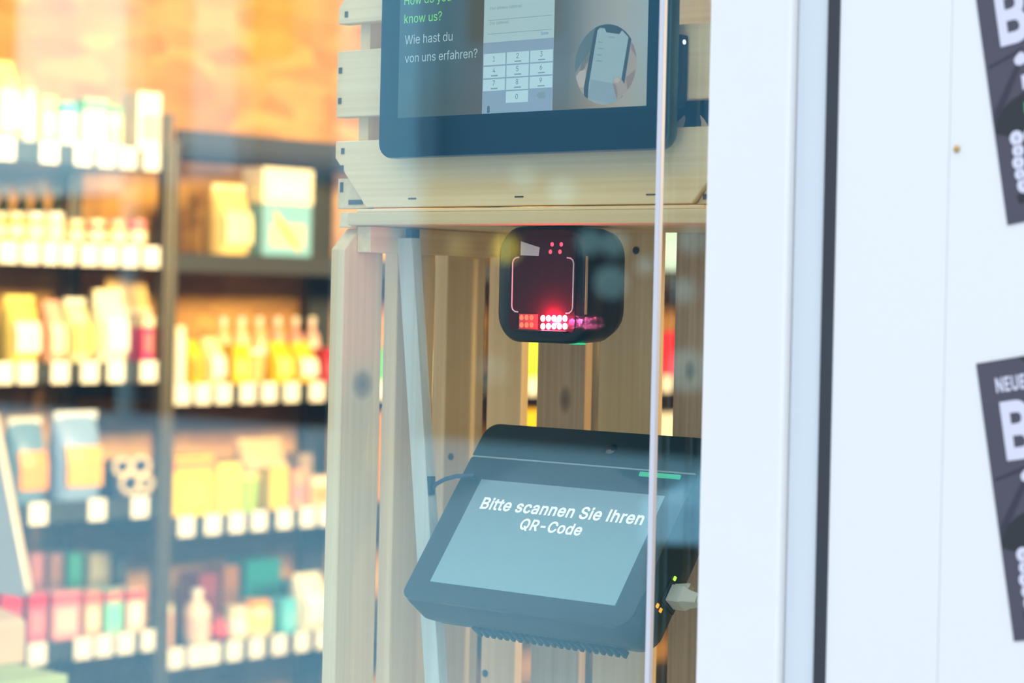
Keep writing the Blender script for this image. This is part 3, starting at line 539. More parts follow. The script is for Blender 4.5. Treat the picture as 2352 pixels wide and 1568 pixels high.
for (pxa, pya, s, wd) in ((1125, 23, 'Your address (optional)', .0300), (1125, 57, 'City (optional)', .0180)):
    x, z = tl(pxa, pya); lettering(s, G_PALE, disp, x, z, -.0005 - .00014, width=wd)
for yy in (44, 76): x, z = tl(1188, yy - 2); rect('rule', px0 + .004, px1 - .002, z, z + .0003, G_PALE, 2)
x, z = tl(1243, 80); lettering('Done', G_BLUE, disp, x, z, -.00064, width=.0065, bold=.01)
for (pxa, pya, s, wd, m) in ((929, 12, 'How do you', .0465, G_GREEN), (929, 54, 'know us?', .0375, G_GREEN), (930, 102, 'Wie hast du', .0475, G_TXT), (930, 144, 'von uns erfahren?', .0715, G_TXT)):
    x, z = tl(pxa, pya); lettering(s, m, disp, x, z, -.00062, width=wd)
# round picture: two hands holding a phone
cxp, czp = tl(1391, 148); RP = .0268
circ = [(cxp + RP * math.cos(2 * math.pi * k / 56), czp + RP * math.sin(2 * math.pi * k / 56)) for k in range(56)]
def clip(poly):
    out = poly
    for i in range(len(circ)):
        a, c = circ[i], circ[(i + 1) % len(circ)]; inp, out = out, []
        side = lambda q: (c[0] - a[0]) * (q[1] - a[1]) - (c[1] - a[1]) * (q[0] - a[0])
        for j in range(len(inp)):
            p_, q_ = inp[j - 1], inp[j]; sp_, sq = side(p_), side(q_)
            if (sp_ >= 0) != (sq >= 0):
                u = sp_ / (sp_ - sq); out.append((p_[0] + u * (q_[0] - p_[0]), p_[1] + u * (q_[1] - p_[1])))
            if sq >= 0: out.append(q_)
        if not out: return []
    return out
def pic(name, zp, mat, lay):
    pts = clip([tl(1290 + a / 5.408, 30 + c / 5.408) for a, c in zp])
    if len(pts) > 2: flat(name, pts, mat, lay)
flat('round_picture', circ, glow('picture_ground', (.30, .36, .35), 1), 2)
pic('picture_shade', [(160, 800), (140, 400), (420, 120), (420, 500), (200, 800)], glow('picture_shade', (.085, .135, .13), 1), 3)
SK = glow('picture_skin', (.36, .29, .22), 1); SK2 = glow('picture_skin_shade', (.26, .17, .13), 1); SK3 = glow('picture_skin_light', (.46, .40, .33), 1)
pic('picture_left_hand', [(365, 450), (345, 700), (300, 960), (330, 1080), (200, 1050), (150, 780), (250, 620)], SK, 3)
pic('picture_left_finger', [(300, 700), (300, 930), (220, 920), (180, 790), (230, 720)], SK3, 4)
pic('picture_right_hand', [(850, 380), (950, 600), (960, 800), (840, 1000), (740, 1000), (780, 700), (830, 560)], SK, 3)
pic('picture_right_finger', [(860, 360), (900, 400), (940, 560), (870, 450)], SK2, 4)
pic('picture_right_knuckle', [(800, 800), (920, 700), (900, 850), (820, 950)], SK2, 4)
pic('picture_phone', [(430, 150), (560, 120), (800, 180), (870, 320), (740, 1150), (280, 1050), (280, 920), (395, 300)], glow('picture_phone_black', (.012, .030, .038), 1), 5)
pic('picture_phone_screen', [(450, 215), (480, 185), (540, 190), (560, 240), (720, 262), (755, 215), (835, 300), (690, 1150), (330, 1060), (340, 900)], glow('picture_phone_screen', (.30, .42, .43), 1), 6)
pic('picture_phone_keys', [(365, 825), (735, 890), (690, 1150), (330, 1060)], glow('picture_phone_keys', (.24, .33, .37), 1), 7)
for k, (a, c) in enumerate(((585, 290), (460, 350), (455, 430), (445, 510), (435, 585))): pic('picture_text_line', [(a, c), (a + 75 - 20 * (k % 2), c + 8), (a + 73 - 20 * (k % 2), c + 22), (a - 3, c + 14)], G_PALE, 7)
pic('picture_thumb', [(640, 830), (660, 795), (710, 790), (760, 840), (805, 910), (800, 985), (700, 1090), (660, 960)], SK, 8)
pic('picture_thumb_nail', [(650, 830), (668, 800), (712, 800), (735, 835), (700, 870), (655, 860)], SK3, 9)
pic('picture_thumb_shade', [(640, 870), (680, 890), (700, 980), (695, 1080), (665, 980)], SK2, 9)

# dark pouch lying inside the upper crate, seen through the gap right of the tablet
q0 = pl(1545, 235, 1, .03); q1 = pl(1640, 297, 1, .03)
pc = thing('equipment_case', 'dark blue case inside the top crate with two pale leaf-shaped marks', 'case', (.30, .0122, 1.5635 + .0222))
MB().box((-.05, 0, 0), (.046, .10, .052)).build('shell', NAVY, pc, bevel=.004)
LEAF = plain('pale_leaf_print', (.85, .68, .48), .6)
def leafpts(zp):
    out = []
    for a, c in zp:
        q = pl(1290 + a / 5.408, 30 + c / 5.408, 1, .0119); out.append((q.x - .30, q.z - 1.5857))
    return out
for zp in ([(1365, 1425), (1440, 1350), (1525, 1270), (1535, 1310), (1515, 1400), (1455, 1460), (1370, 1462)], [(1720, 1265), (1770, 1320), (1812, 1385), (1808, 1450), (1730, 1450), (1735, 1360)]):
    MB().prism(leafpts(zp), 1, -.0004, .0002).build('leaf_mark', LEAF, pc)

# ================================================================== SCANNER
sn = thing('barcode_scanner', 'black rounded code scanner glowing red under the crate roof', 'scanner', (.1882, .02, 1.4676))
def outline(sx, sz, r, dz=0): return [(x, z + dz) for x, z in rrect(-.0421 * sx, .0421 * sx, .041 - .0411 * sz, .041 + .0411 * sz, r, 7)]
secs = [(.0, .90, .90, .017, 0), (.0012, .955, .955, .0185, 0), (.004, 1, 1, .020, 0), (.020, 1, 1, .020, 0), (.036, 1.0, .985, .020, .0005), (.044, .97, .93, .020, .0015), (.0475, .90, .85, .018, .002)]
MB().loft([[(x, y, z) for x, z in outline(a, c, r, dz)] for (y, a, c, r, dz) in secs]).build('housing', BLACKP, sn, smooth=True)
def sl(px, py):
    q = pl(px, py, 1, .0195); return q.x - .1882, q.z - 1.4676
wz0 = sl(1250, 762)[1]; wz1 = sl(1250, 545)[1]; wx0 = sl(1172, 650)[0]; wx1 = sl(1322, 650)[0]
def scanwin():
    m, n, l, p = newmat('scan_window'); p.inputs['Base Color'].default_value = (.04, .010, .014, 1); p.inputs['Roughness'].default_value = .3; p.inputs['Specular IOR Level'].default_value = .2
    return m
win = MB().prism(rrect(wx0, wx1, wz0, wz1, .004), 1, -.0009, .0006).build('scan_window', scanwin(), sn)
BR = plain('bracket_grey', (.55, .50, .52), .4)
bz0 = sl(1250, 718)[1]; bz1 = sl(1250, 591)[1]; bx0 = sl(1178, 650)[0]; bx1 = sl(1318, 650)[0]
for s_, xx in ((1, bx0), (-1, bx1)):
    path = [(xx + s_ * .0062, -.0011, bz0), (xx + s_ * .003, -.0011, bz0 + .0003), (xx + s_ * .0008, -.0011, bz0 + .0018), (xx, -.0011, bz0 + .004), (xx, -.0011, bz1 - .004), (xx + s_ * .0008, -.0011, bz1 - .0018), (xx + s_ * .003, -.0011, bz1 - .0003), (xx + s_ * .0062, -.0011, bz1)]
    MB().tube(path, .00055, 8).build('aiming_bracket', BR, sn, smooth=True)
RED = glow('red_led', (1, .05, .09), 1000); RED2 = glow('red_led_small', (1, .05, .09), 5); REDDIM = glow('red_led_mirror', (1, .06, .10), 2.5)
for r in range(2):
    for c in range(5):
        x, z = sl(1248 + c * 12.6, 731 + r * 18)
        MB().lathe([(.0004, .0016), (.0017, .0010), (.0022, 0)][::-1], (x, -.0009, z), 12, axis=1).build('led', RED, sn, smooth=True)
ll = bpy.data.lights.new('led_light', 'POINT'); ll.energy = .30; ll.color = (1, .03, .10); ll.shadow_soft_size = .002
lo = bpy.data.objects.new('led_light', ll); COL.objects.link(lo); lo.parent = sn; lo.location = (sl(1272, 738)[0], -.0048, sl(1272, 738)[1])
tray = MB().box((sl(1194, 740)[0], -.0014, sl(1250, 757)[1]), (sl(1236, 740)[0], -.0008, sl(1250, 722)[1])).build('mirror', plain('red_mirror', (.90, .12, .12), .35, metal=.6), sn)  # red of the reflected diodes put into the mirror's colour
for r in range(2):                                                     # glowing discs imitating the main diodes' reflection in the mirror
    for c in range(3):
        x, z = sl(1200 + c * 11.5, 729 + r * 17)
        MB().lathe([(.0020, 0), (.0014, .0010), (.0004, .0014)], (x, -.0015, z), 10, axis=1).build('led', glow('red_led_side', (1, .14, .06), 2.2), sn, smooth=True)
MB().box((sl(1192, 740)[0], -.0068, sl(1250, 764)[1]), (sl(1308, 740)[0], -.0008, sl(1250, 758)[1])).build('lip', BLACKP, sn, bevel=.0005)
for (px, py) in ((1269, 561), (1290, 561), (1265, 578), (1287, 578)):
    x, z = sl(px, py); MB().lathe([(.0016, 0), (.0014, .0006), (.0004, .0010)], (x, -.0009, z), 10, axis=1).build('aiming_led', RED2, sn, smooth=True)
MB().prism([sl(1198, 554), sl(1241, 568), sl(1238, 588), sl(1197, 586)][::-1], 1, -.0012, -.0007).build('reflector', plain('grey_reflector', (.42, .48, .46), .3), sn)
MB().box((sl(1345, 650)[0] - .0003, -.0005, sl(1345, 722)[1]), (sl(1345, 650)[0] + .0003, .0015, sl(1345, 588)[1])).build('seam_line', plain('tan_seam', (.35, .27, .15), .4), sn)
MB().box((.020, .010, -.0006), (.030, .016, .0006)).build('status_light', glow('green_led', (.02, .75, .30), 1.2), sn)

# ================================================================== TERMINAL
psi, tau = math.radians(2.0), math.radians(37.5)
e_ = Vector((math.cos(psi), math.sin(psi), 0)); nh = Vector((-math.sin(psi), math.cos(psi), 0))
g_ = math.sin(tau) * nh + math.cos(tau) * UP; n_ = g_.cross(e_)
ROT = Matrix((e_, n_, g_)).transposed()
tm = thing('access_terminal', 'slanted black touch terminal asking for a code inside the lower crate', 'terminal', Vector((.1127, -.0062, 1.2930)), ROT)
TEAL = plain('terminal_black', (.004, .015, .016), .4, spec=.2)
out = rrect(-.0212, .1862, -.0165, .1400, (.010, .014, .010, .012), 6)
def inset(pts, d, dz=0):
    cx = sum(p[0] for p in pts) / len(pts); cz = sum(p[1] for p in pts) / len(pts)
    return [(cx + (x - cx) * (1 - d / .1), cz + (z - cz) * (1 - d / .075) + dz) for x, z in pts]
MB().loft([[(x, .0012, z) for x, z in inset(out, .0008)], [(x, .004, z) for x, z in out], [(x, .026, z) for x, z in out], [(x, .040, z) for x, z in inset(out, .003, .002)], [(x, .044, z) for x, z in inset(out, .006, .003)]]).build('housing', TEAL, tm, smooth=True)
MB().prism(rrect(-.0204, .1853, -.0158, .1085, (.009, .013, .002, .002)), 1, -.0006, .0016).build('front_glass', plain('terminal_glass', (.005, .012, .013), .07, noise=0, spec=.2), tm)
MB().prism(rrect(-.0204, .1853, .1098, .1392, (.001, .001, .0095, .0115)), 1, -.0010, .0016).build('top_cover', TEAL, tm, bevel=.0006)
MB().box((-.0190, -.0009, .1084), (.184, .0, .1097)).build('seam', plain('seam_grey', (.22, .26, .26), .3), tm)
def teal_screen():
    m, n, l, p = newmat('teal_screen'); p.inputs['Base Color'].default_value = (.01, .01, .01, 1); p.inputs['Roughness'].default_value = .08
    tc = n.new('ShaderNodeTexCoord'); sp = n.new('ShaderNodeSeparateXYZ'); l.new(tc.outputs['Object'], sp.inputs[0])
    mr = n.new('ShaderNodeMapRange'); mr.inputs['From Max'].default_value = .09; l.new(sp.outputs['Z'], mr.inputs['Value'])
    cr = n.new('ShaderNodeValToRGB'); e = cr.color_ramp.elements
    e[0].color = (.17, .34, .36, 1); e[1].color = (.11, .20, .23, 1)
    l.new(mr.outputs[0], cr.inputs[0]); l.new(cr.outputs[0], p.inputs['Emission Color']); p.inputs['Emission Strength'].default_value = 1
    return m
td = MB().box((0, -.0009, 0), (.1675, -.0005, .0893)).build('display', teal_screen(), tm)
G_W = glow('white_letters', (.95, 1, 1), 1.1)
lettering('Bitte scannen Sie Ihren', G_W, td, .0118, .0645, -.0011, width=.1475, bold=.022)
lettering('QR-Code', G_W, td, .0560, .0508, -.0011, width=.0560, bold=.022)
MB().box((.1385, -.0022, .1035), (.1735, -.0006, .1068)).build('status_bar', glow('green_status', (.01, .50, .22), 1.0), tm, bevel=.0004)
MB().lathe([(.0045, 0), (.0045, -.0006), (.004, -.0008)], (.104, -.0010, .124), 20, axis=1).build('camera_ring', BLACKG, tm, smooth=True)
MB().lathe([(.0030, 0), (.0030, -.0006)], (.146, -.0010, .119), 14, axis=1).build('sensor', plain('dark_red_lens', (.20, .01, .015), .2), tm, smooth=True)
for k in range(22): MB().box((.028 + k * .0062, .030, -.0170), (.031 + k * .0062, .0415, -.0120)).build('vent_rib', TEAL, tm, bevel=.0004)
MB().box((.1855, .018, .018), (.1870, .036, .036)).build('port', BLACKG, tm)
for (z, y, m) in ((.0385, .022, glow('lime_led', (.45, 1, .05), 2)), (.0130, .022, glow('amber_led', (1, .35, .02), 2)), (.0135, .017, glow('amber_led', (1, .35, .02), 2))):
    MB().box((.1862, y - .001, z - .0014), (.1872, y + .001, z + .0014)).build('port_led', m, tm)
MB().box((.05, .042, .045), (.12, .060, .095)).build('mount', BLACKP, tm, bevel=.002)
# network plug in the terminal's side, black power lead
def tw(x, y, z): return tm.matrix_world @ Vector((x, y, z))
pt = Matrix.Translation(Vector((.1127, -.0062, 1.2930))) @ ROT.to_4x4()
def tw(x, y, z): return pt @ Vector((x, y, z))
PLUG = plain('pale_plug', (.55, .60, .52), .4)
pg = thing('network_cable', 'pale grey network plug pushed into the right side of terminal', 'cable', tw(.1873, .027, .027), ROT)
MB().loft([[(0, -.0062, -.0065), (0, .0062, -.0065), (0, .0062, .0065), (0, -.0062, .0065)], [(.010, -.0062, -.0065), (.010, .0062, -.0065), (.010, .0062, .0065), (.010, -.0062, .0065)], [(.014, -.005, -.005), (.014, .005, -.005), (.014, .005, .005), (.014, -.005, .005)], [(.022, -.0035, -.004), (.022, .0035, -.004), (.022, .0035, .0035), (.022, -.0035, .0035)]]).build('plug', PLUG, pg, bevel=.0006)
MB().loft([[(0, -.003, .0066), (0, .003, .0066), (0, .003, .0086), (0, -.003, .0086)], [(.012, -.003, .0066), (.012, .003, .0066), (.012, .003, .0105), (.012, -.003, .0105)]]).build('latch', PLUG, pg)
MB().tube([(.022, 0, 0), (.030, .001, -.001), (.036, .004, -.006), (.037, .009, -.018), (.034, .016, -.035), (.030, .030, -.055)], .0028, 8).build('cord', PLUG, pg, smooth=True)
a = pl(990, 1128, 1, .044); m1 = pl(1000, 1112, 1, .045); m2 = pl(1022, 1100, 1, .044); m3 = pl(1048, 1093, 1, .043); m4 = pl(1085, 1092, 1, .044)
o = MB().tube([a, m1, m2, m3, m4, tw(-.010, .025, .09)], .0017, 8).build('power_lead', NAVY, None, smooth=True)
tag(o, 'thin dark lead looping from batten clip to the terminal', 'cable')

# ================================================================== SHELVING
SX = -2.34; BX = -2.66
LROW = {1: 1.756, 2: 1.5615, 3: 1.3325, 4: 1.062, 5: .7925, 6: .52}
RROW = {1: 1.555, 2: 1.285, 3: 1.016, 4: .749, 5: .48}
def shelf_y(px, py): return pl(px, py, 0, SX).y
def rack(name, label, y0, y1, rows, top, tags, tagless=()):
    t = thing(name, label, 'shelf', (SX, (y0 + y1) / 2, 0)); yc = (y0 + y1) / 2
    for yy in (y0, y1):
        for xx in (-.006, BX - SX):
            MB().box((xx - .014, yy - yc - .0080, 0), (xx + .014, yy - yc + .0080, top)).build('post', POSTM, t, bevel=.002)
    for k, z in rows.items():
        s = MB().box((BX - SX + .01, y0 - yc + .0085, z - .020), (-.001, y1 - yc - .0085, z + .019)).build('shelf_board', DARKM, t, bevel=.0015)
        for px in tags.get(k, ()):
            py = {1: 357, 2: 585, 3: 855, 4: 1172, 5: 1487}.get(k, 900) if 'left' in label else {2: 902, 3: 1197, 4: 1490}.get(k, 900)
            y = shelf_y(px, py) - yc
            MB().box((0, y - .0205, z - .0205), (.0022, y + .0205, z + .0215)).build('price_tag', TAG, s)
    return t
YM = 1.752
rack('shelving_rack', 'dark metal rack at left frame edge with five tagged shelves', .95, YM, LROW, 1.853,
     {1: (12, 112, 190, 243, 293, 347), 2: (18, 68, 118, 152, 204, 250, 298, 346), 3: (8, 60, 137, 205, 265, 340), 4: (87, 222, 320), 5: (85, 190, 238, 287, 342)})
tR = rack('shelving_rack', 'dark metal rack right of the grey post, partly behind the crates', YM + .0175, 3.10, RROW, 1.80,
     {2: (418, 465, 512, 568, 617, 668, 727, 790, 840, 885, 1005, 1222), 3: (427, 488, 543, 594, 652, 705, 748), 4: (403, 450, 487, 537, 588, 640, 692, 740)})
MB().box((-.012, -.656, 1.788), (.004, .656, 1.823)).build('top_beam', DARKM, tR, bevel=.002)
MB().box((BX - SX - .012, -.656, 1.788), (BX - SX + .004, .656, 1.823)).build('top_beam', DARKM, tR, bevel=.002)
yb = pl(738, 500, 0, BX).y - (YM + .0175 + 3.10) / 2
MB().box((BX - SX - .012, yb - .035, .0), (BX - SX + .006, yb + .035, 1.80)).build('rear_post', DARKM, tR, bevel=.002)
rack('shelving_rack', 'dark metal rack hidden deepest behind the slats of lower crate', 3.118, 4.3, RROW, 1.80, {2: (1530, 1580), 4: (1520,)})

# ================================================================== PRODUCTS
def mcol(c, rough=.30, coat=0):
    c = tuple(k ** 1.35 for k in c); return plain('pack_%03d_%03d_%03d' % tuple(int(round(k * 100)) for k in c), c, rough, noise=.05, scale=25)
def prod(kind, row, x0, x1, ytop, cols, label, cat, group=None, back=0, depth=.06, zbase=None, ypx=None):
    side, k = row[0], int(row[1]); zs = (LROW if side == 'L' else RROW)[k] + .0193 if zbase is None else zbase
    xf = SX - .012 - back
    py = {('L', 1): 330, ('L', 2): 560, ('L', 3): 820, ('L', 4): 1140, ('L', 5): 1455, ('R', 1): 590, ('R', 2): 870, ('R', 3): 1180, ('R', 4): 1470}[(side, k)]
    ya = pl(x0, py, 0, xf).y; yb = pl(x1, py, 0, xf).y
    if kind in ('carton', 'pouch', 'bag'): ya += min(.18 * (yb - ya), .2 * depth)
    h = pl((x0 + x1) / 2, ytop, 0, xf - depth * .3).z - zs
    wd = yb - ya; c = [mcol(q) for q in cols]
    names = {'carton': 'carton', 'pouch': 'snack_pouch', 'bag': 'paper_bag', 'jar': 'jar', 'bottle': 'bottle', 'tub': 'tub', 'ball': 'sweet_ball', 'tube': 'tube'}
    if kind in ('jar', 'bottle', 'tub', 'ball', 'tube'): depth = min(wd, .11)
    t = thing(names[kind], label, cat, (xf - depth / 2, (ya + yb) / 2, zs), None, group)
    hw, hd = wd / 2, depth / 2
    if kind == 'carton':
        MB().box((-hd, -hw, 0), (hd, hw, h)).build('box', c[0], t, bevel=.002)
        if len(c) > 1: MB().box((hd - .001, -hw * .72, h * .18), (hd + .0012, hw * .72, h * .62)).build('label_panel', c[1], t)
        if len(c) > 2: MB().box((-hd * .99, -hw * 1.004, h * .74), (hd + .0008, hw * 1.004, h * .97)).build('top_band', c[2], t)
    elif kind in ('pouch', 'bag'):
        lp = []
        for s, z in ((.80, 0), (1, h * .12), (1.0, h * .45), (.72, h * .75), (.22, h * .93), (.08, h)):
            wy = hw * (1 if s > .3 else .96)
            lp.append([(hd * s * math.cos(a) * (1 if abs(math.cos(a)) > .1 else 1), wy * (abs(math.sin(a)) ** .55) * (1 if math.sin(a) > 0 else -1), z) for a in [2 * math.pi * j / 16 for j in range(16)]])
        MB().loft(lp).build('pack', c[0], t, smooth=True)
        if len(c) > 1:
            lp2 = [[(hd * sx_ + dx_, yy, z) for (dx_, yy) in ((0, -hw * .78), (.0035, 0), (0, hw * .78))] for sx_, z in ((1.0, h * .16), (1.0, h * .44), (.84, h * .62))]
            m_ = MB(); m_.loft([[(lpk[0][0] - .01, lpk[0][1], lpk[0][2]), lpk[0], lpk[1], lpk[2], (lpk[2][0] - .01, lpk[2][1], lpk[2][2])] for lpk in lp2]); m_.build('label_panel', c[1], t)
        if len(c) > 2: MB().box((-.006, -hw * .95, h * .93), (.006, hw * .95, h * 1.02)).build('top_seal', c[2], t)
    elif kind == 'jar':
        r = hw
        MB().lathe([(r * .88, 0), (r, h * .05), (r, h * .70), (r * .82, h * .80)], n=20).build('glass_body', c[0], t, smooth=True)
        MB().lathe([(r * .92, h * .79), (r * .92, h * .98), (r * .86, h)], n=20).build('lid', c[1], t, smooth=True)
        if len(c) > 2: MB().lathe([(r * 1.015, h * .18), (r * 1.015, h * .60)], n=20).build('label_band', c[2], t, smooth=True)
    elif kind in ('bottle', 'tube'):
        r = hw
        MB().lathe([(r * .9, 0), (r, h * .04), (r, h * .58), (r * .8, h * .70), (r * .36, h * .80), (r * .34, h * .90)] if kind == 'bottle' else [(r * .9, 0), (r, h * .05), (r, h * .78)], n=18).build('body', c[0], t, smooth=True)
        MB().lathe([(r * .42, h * .88), (r * .42, h)] if kind == 'bottle' else [(r * .96, h * .78), (r * .9, h * .97), (r * .8, h)], n=18).build('cap', c[1], t, smooth=True)
        if len(c) > 2: MB().lathe([(r * 1.015, h * .16), (r * 1.015, h * .50)], n=18).build('label_band', c[2], t, smooth=True)
    elif kind == 'tub':
        r = hw
        MB().lathe([(r * .82, 0), (r * .98, h * .86)], n=20).build('cup', c[0], t, smooth=True)
        MB().lathe([(r, h * .86), (r, h * .97), (r * .9, h)], n=20).build('lid', c[1], t, smooth=True)
    elif kind == 'ball':
        r = min(hw, h / 2)
        MB().lathe([(r * math.sin(math.pi * j / 10) + 1e-4, r - r * math.cos(math.pi * j / 10)) for j in range(11)], n=18).build('wrapper', c[0], t, smooth=True)
        MB().tube([(0, 0, 2 * r - .002), (0, 0, 2 * r + .012)], r * .25, 8).build('twist', c[1], t)
    return t

CR = (.85, .80, .62); WH = (.86, .86, .82); YE = (.85, .62, .05); LY = (.85, .80, .30); GR = (.25, .62, .30); TE = (.10, .50, .52); RD = (.62, .05, .10); PK = (.78, .34, .38); BL = (.10, .22, .42); OR = (.85, .42, .10); BR_ = (.32, .17, .08); DG = (.03, .06, .05); LB = (.45, .65, .80); MG = (.66, .06, .28); LIME = (.60, .75, .12)
# left rack, top shelf
prod('pouch', 'L1', -12, 52, 140, [(.85, .82, .45), WH], 'tall pale yellow pouch at left frame edge on the top shelf', 'pouch', depth=.07)
prod('tube', 'L1', 58, 88, 205, [WH, CR], 'slim bright white tube beside the pale yellow pouch, top shelf', 'tube')
prod('carton', 'L1', 91, 128, 222, [LY, WH], 'light yellow carton standing third on the top left shelf', 'carton', depth=.05)
prod('carton', 'L1', 132, 176, 236, [WH, CR, TE], 'white carton with teal upper band on the top left shelf', 'carton', depth=.05)
prod('carton', 'L1', 183, 246, 228, [(.70, .82, .68), WH, GR], 'wide white and green carton on the top left shelf', 'carton', depth=.05)
prod('tube', 'L1', 253, 290, 245, [(.86, .84, .55), GR, LY], 'slim cream tube with green cap on top left shelf', 'tube')
prod('carton', 'L1', 306, 369, 213, [WH, (.80, .55, .50)], 'tall white carton with faint red print beside the grey post', 'carton', depth=.06)
# left rack, second shelf
for i, (a, b_, c, d) in enumerate(((-6, 18, (.75, .45, .12), CR), (25, 65, (.85, .55, .12), CR), (70, 112, (.80, .62, .30), WH), (116, 157, (.85, .75, .55), WH))):
    prod('jar', 'L2', a, b_, 488, [c, d, CR], ['half cut amber jar with cream lid at left edge, second shelf', 'amber yellow jar with cream lid on the second left shelf', 'honey coloured jar with white lid on the second left shelf', 'pale cream jar with white lid on the second left shelf'][i], 'jar', 'pale jars on the second left shelf')
for i, (a, b_, c, d) in enumerate(((166, 202, (.70, .45, .25), CR), (212, 254, RD, CR), (261, 298, (.75, .55, .15), (.85, .55, .5)), (308, 346, (.55, .20, .22), PK))):
    prod('jar', 'L2', a, b_, 505, [c, d, CR], ['small caramel jar with cream lid left of the deep red jar', 'deep red jar with cream lid on the second left shelf', 'mustard jar with pinkish lid right of the deep red jar', 'wine red jar with pink lid nearest the grey post'][i], 'jar', 'small jars right on the second left shelf')
for i, (a, b_) in enumerate(((2, 32), (44, 74), (84, 114), (124, 150))):
    prod('bottle', 'L2', a, b_, 432, [DG, (.05, .10, .07), (.12, .14, .10)], ['dark green bottle at left frame edge, first behind the pale jars', 'dark green bottle second from left behind pale jars', 'dark green bottle third from left behind pale jars', 'dark green bottle last of the row behind pale jars'][i], 'bottle', 'dark bottles on the second left shelf', back=.17)
# left rack, third shelf
prod('pouch', 'L3', 16, 101, 682, [(.85, .72, .25), WH, LY], 'bright yellow and white pouch on the third left shelf', 'pouch', depth=.08)
prod('pouch', 'L3', 108, 156, 690, [(.82, .52, .42), CR], 'narrow salmon pouch between yellow and ivory bags, third shelf', 'pouch')
prod('bag', 'L3', 158, 218, 688, [(.86, .82, .55), (.85, .80, .30), WH], 'ivory bag with yellow label on the third left shelf', 'bag', depth=.08)
prod('bag', 'L3', 222, 303, 668, [(.86, .84, .70), WH, CR], 'large cream bag in the middle of third left shelf', 'bag', depth=.08)
prod('carton', 'L3', 322, 352, 722, [MG, (.75, .30, .35), CR], 'magenta carton beside the grey post on third left shelf', 'carton', depth=.05)
prod('bag', 'L3', 248, 356, 634, [(.85, .66, .36), CR], 'tall tan bag standing behind the large cream bag', 'bag', back=.12, depth=.07)
# left rack, fourth shelf
prod('pouch', 'L4', -10, 16, 955, [LIME, LY], 'lime green pouch cut by the left frame edge, fourth shelf', 'pouch')
prod('pouch', 'L4', 22, 118, 962, [(.20, .32, .45), OR, (.7, .7, .62)], 'blue pouch with orange label, left one of the blue pair', 'pouch', depth=.08)
prod('pouch', 'L4', 128, 246, 948, [(.30, .42, .62), (.85, .50, .14), (.7, .75, .85)], 'wide blue pouch with orange label, right one of the blue pair', 'pouch', depth=.08)
cp = prod('carton', 'L4', 252, 344, 1055, [(.05, .08, .16)], 'dark blue pack with pale ring shapes next to grey post', 'pack', depth=.06)
for (yy, zz, rr) in ((-.028, .062, .020), (.018, .062, .022), (-.006, .028, .024), (.030, .026, .018)):
    MB().tube([(.031, yy + rr * math.cos(2 * math.pi * k / 18), zz + rr * .8 * math.sin(2 * math.pi * k / 18)) for k in range(19)], .005, 6).build('ring_print', mcol((.75, .66, .50)), cp, smooth=True)
# left rack, fifth shelf
for i, (a, b_, c, d, e) in enumerate(((-8, 50, (.55, .14, .22), PK, RD), (56, 106, (.60, .22, .30), PK, RD), (110, 182, (.80, .45, .48), (.85, .62, .58), (.70, .20, .25)), (187, 231, (.75, .50, .38), CR, (.70, .22, .2)), (235, 280, (.40, .72, .60), (.30, .80, .68), (.70, .25, .22)), (285, 330, (.85, .68, .58), WH, (.70, .15, .15)))):
    prod('carton', 'L5', a, b_, [1362, 1360, 1357, 1355, 1352, 1350][i], [c, d, e], ['dark rose carton at left frame edge on the fifth shelf', 'raspberry carton with red band, second on fifth left shelf', 'wide light pink carton with red band on fifth left shelf', 'peach carton with red band on the fifth left shelf', 'mint green carton with red band on fifth left shelf', 'cream carton with red band, last on fifth left shelf'][i], 'carton', 'red banded cartons on the fifth left shelf')
for i, (a, b_, c) in enumerate(((60, 98, (.50, .25, .28)), (104, 142, (.35, .22, .20)), (148, 186, (.10, .35, .30)), (192, 250, (.42, .40, .30)), (256, 290, (.12, .14, .12)))):
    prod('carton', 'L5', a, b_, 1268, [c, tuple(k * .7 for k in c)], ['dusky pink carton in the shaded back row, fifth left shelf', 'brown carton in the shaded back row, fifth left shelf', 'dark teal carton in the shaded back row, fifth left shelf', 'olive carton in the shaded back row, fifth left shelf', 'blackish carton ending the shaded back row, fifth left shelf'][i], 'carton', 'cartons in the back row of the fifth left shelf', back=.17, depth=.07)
# right rack, first shelf
prod('pouch', 'R1', 496, 588, 428, [(.84, .66, .34), (.86, .78, .55), CR], 'cream pointed pouch on the upper right shelf', 'pouch', depth=.09)
bb = prod('carton', 'R1', 592, 714, 470, [(.28, .52, .66), (.66, .62, .52)], 'light blue box with yellow oval mark on upper right shelf', 'box', depth=.07)
MB().prism([(-.004 + .050 * math.cos(t) * .62 - .030 * math.sin(t) * .78, .052 + .050 * math.cos(t) * -.78 + .030 * math.sin(t) * .62) for t in [2 * math.pi * k / 24 for k in range(24)]], 0, .0350, .0366).build('oval_mark', mcol((.90, .52, .06)), bb)
MB().prism([(-.006 + .032 * math.cos(t) * .62 - .018 * math.sin(t) * .78, .056 - .032 * math.cos(t) * .78 + .018 * math.sin(t) * .62) for t in [2 * math.pi * k / 20 for k in range(20)]], 0, .0360, .0372).build('oval_centre', mcol((.92, .80, .02)), bb)
hb = LROW[1]
prod('carton', 'R1', 590, 716, 388, [(.86, .83, .70), WH], 'white box stacked on the light blue box', 'box', depth=.07, zbase=pl(652, 470, 0, SX - .012 - .021).z + .0006)
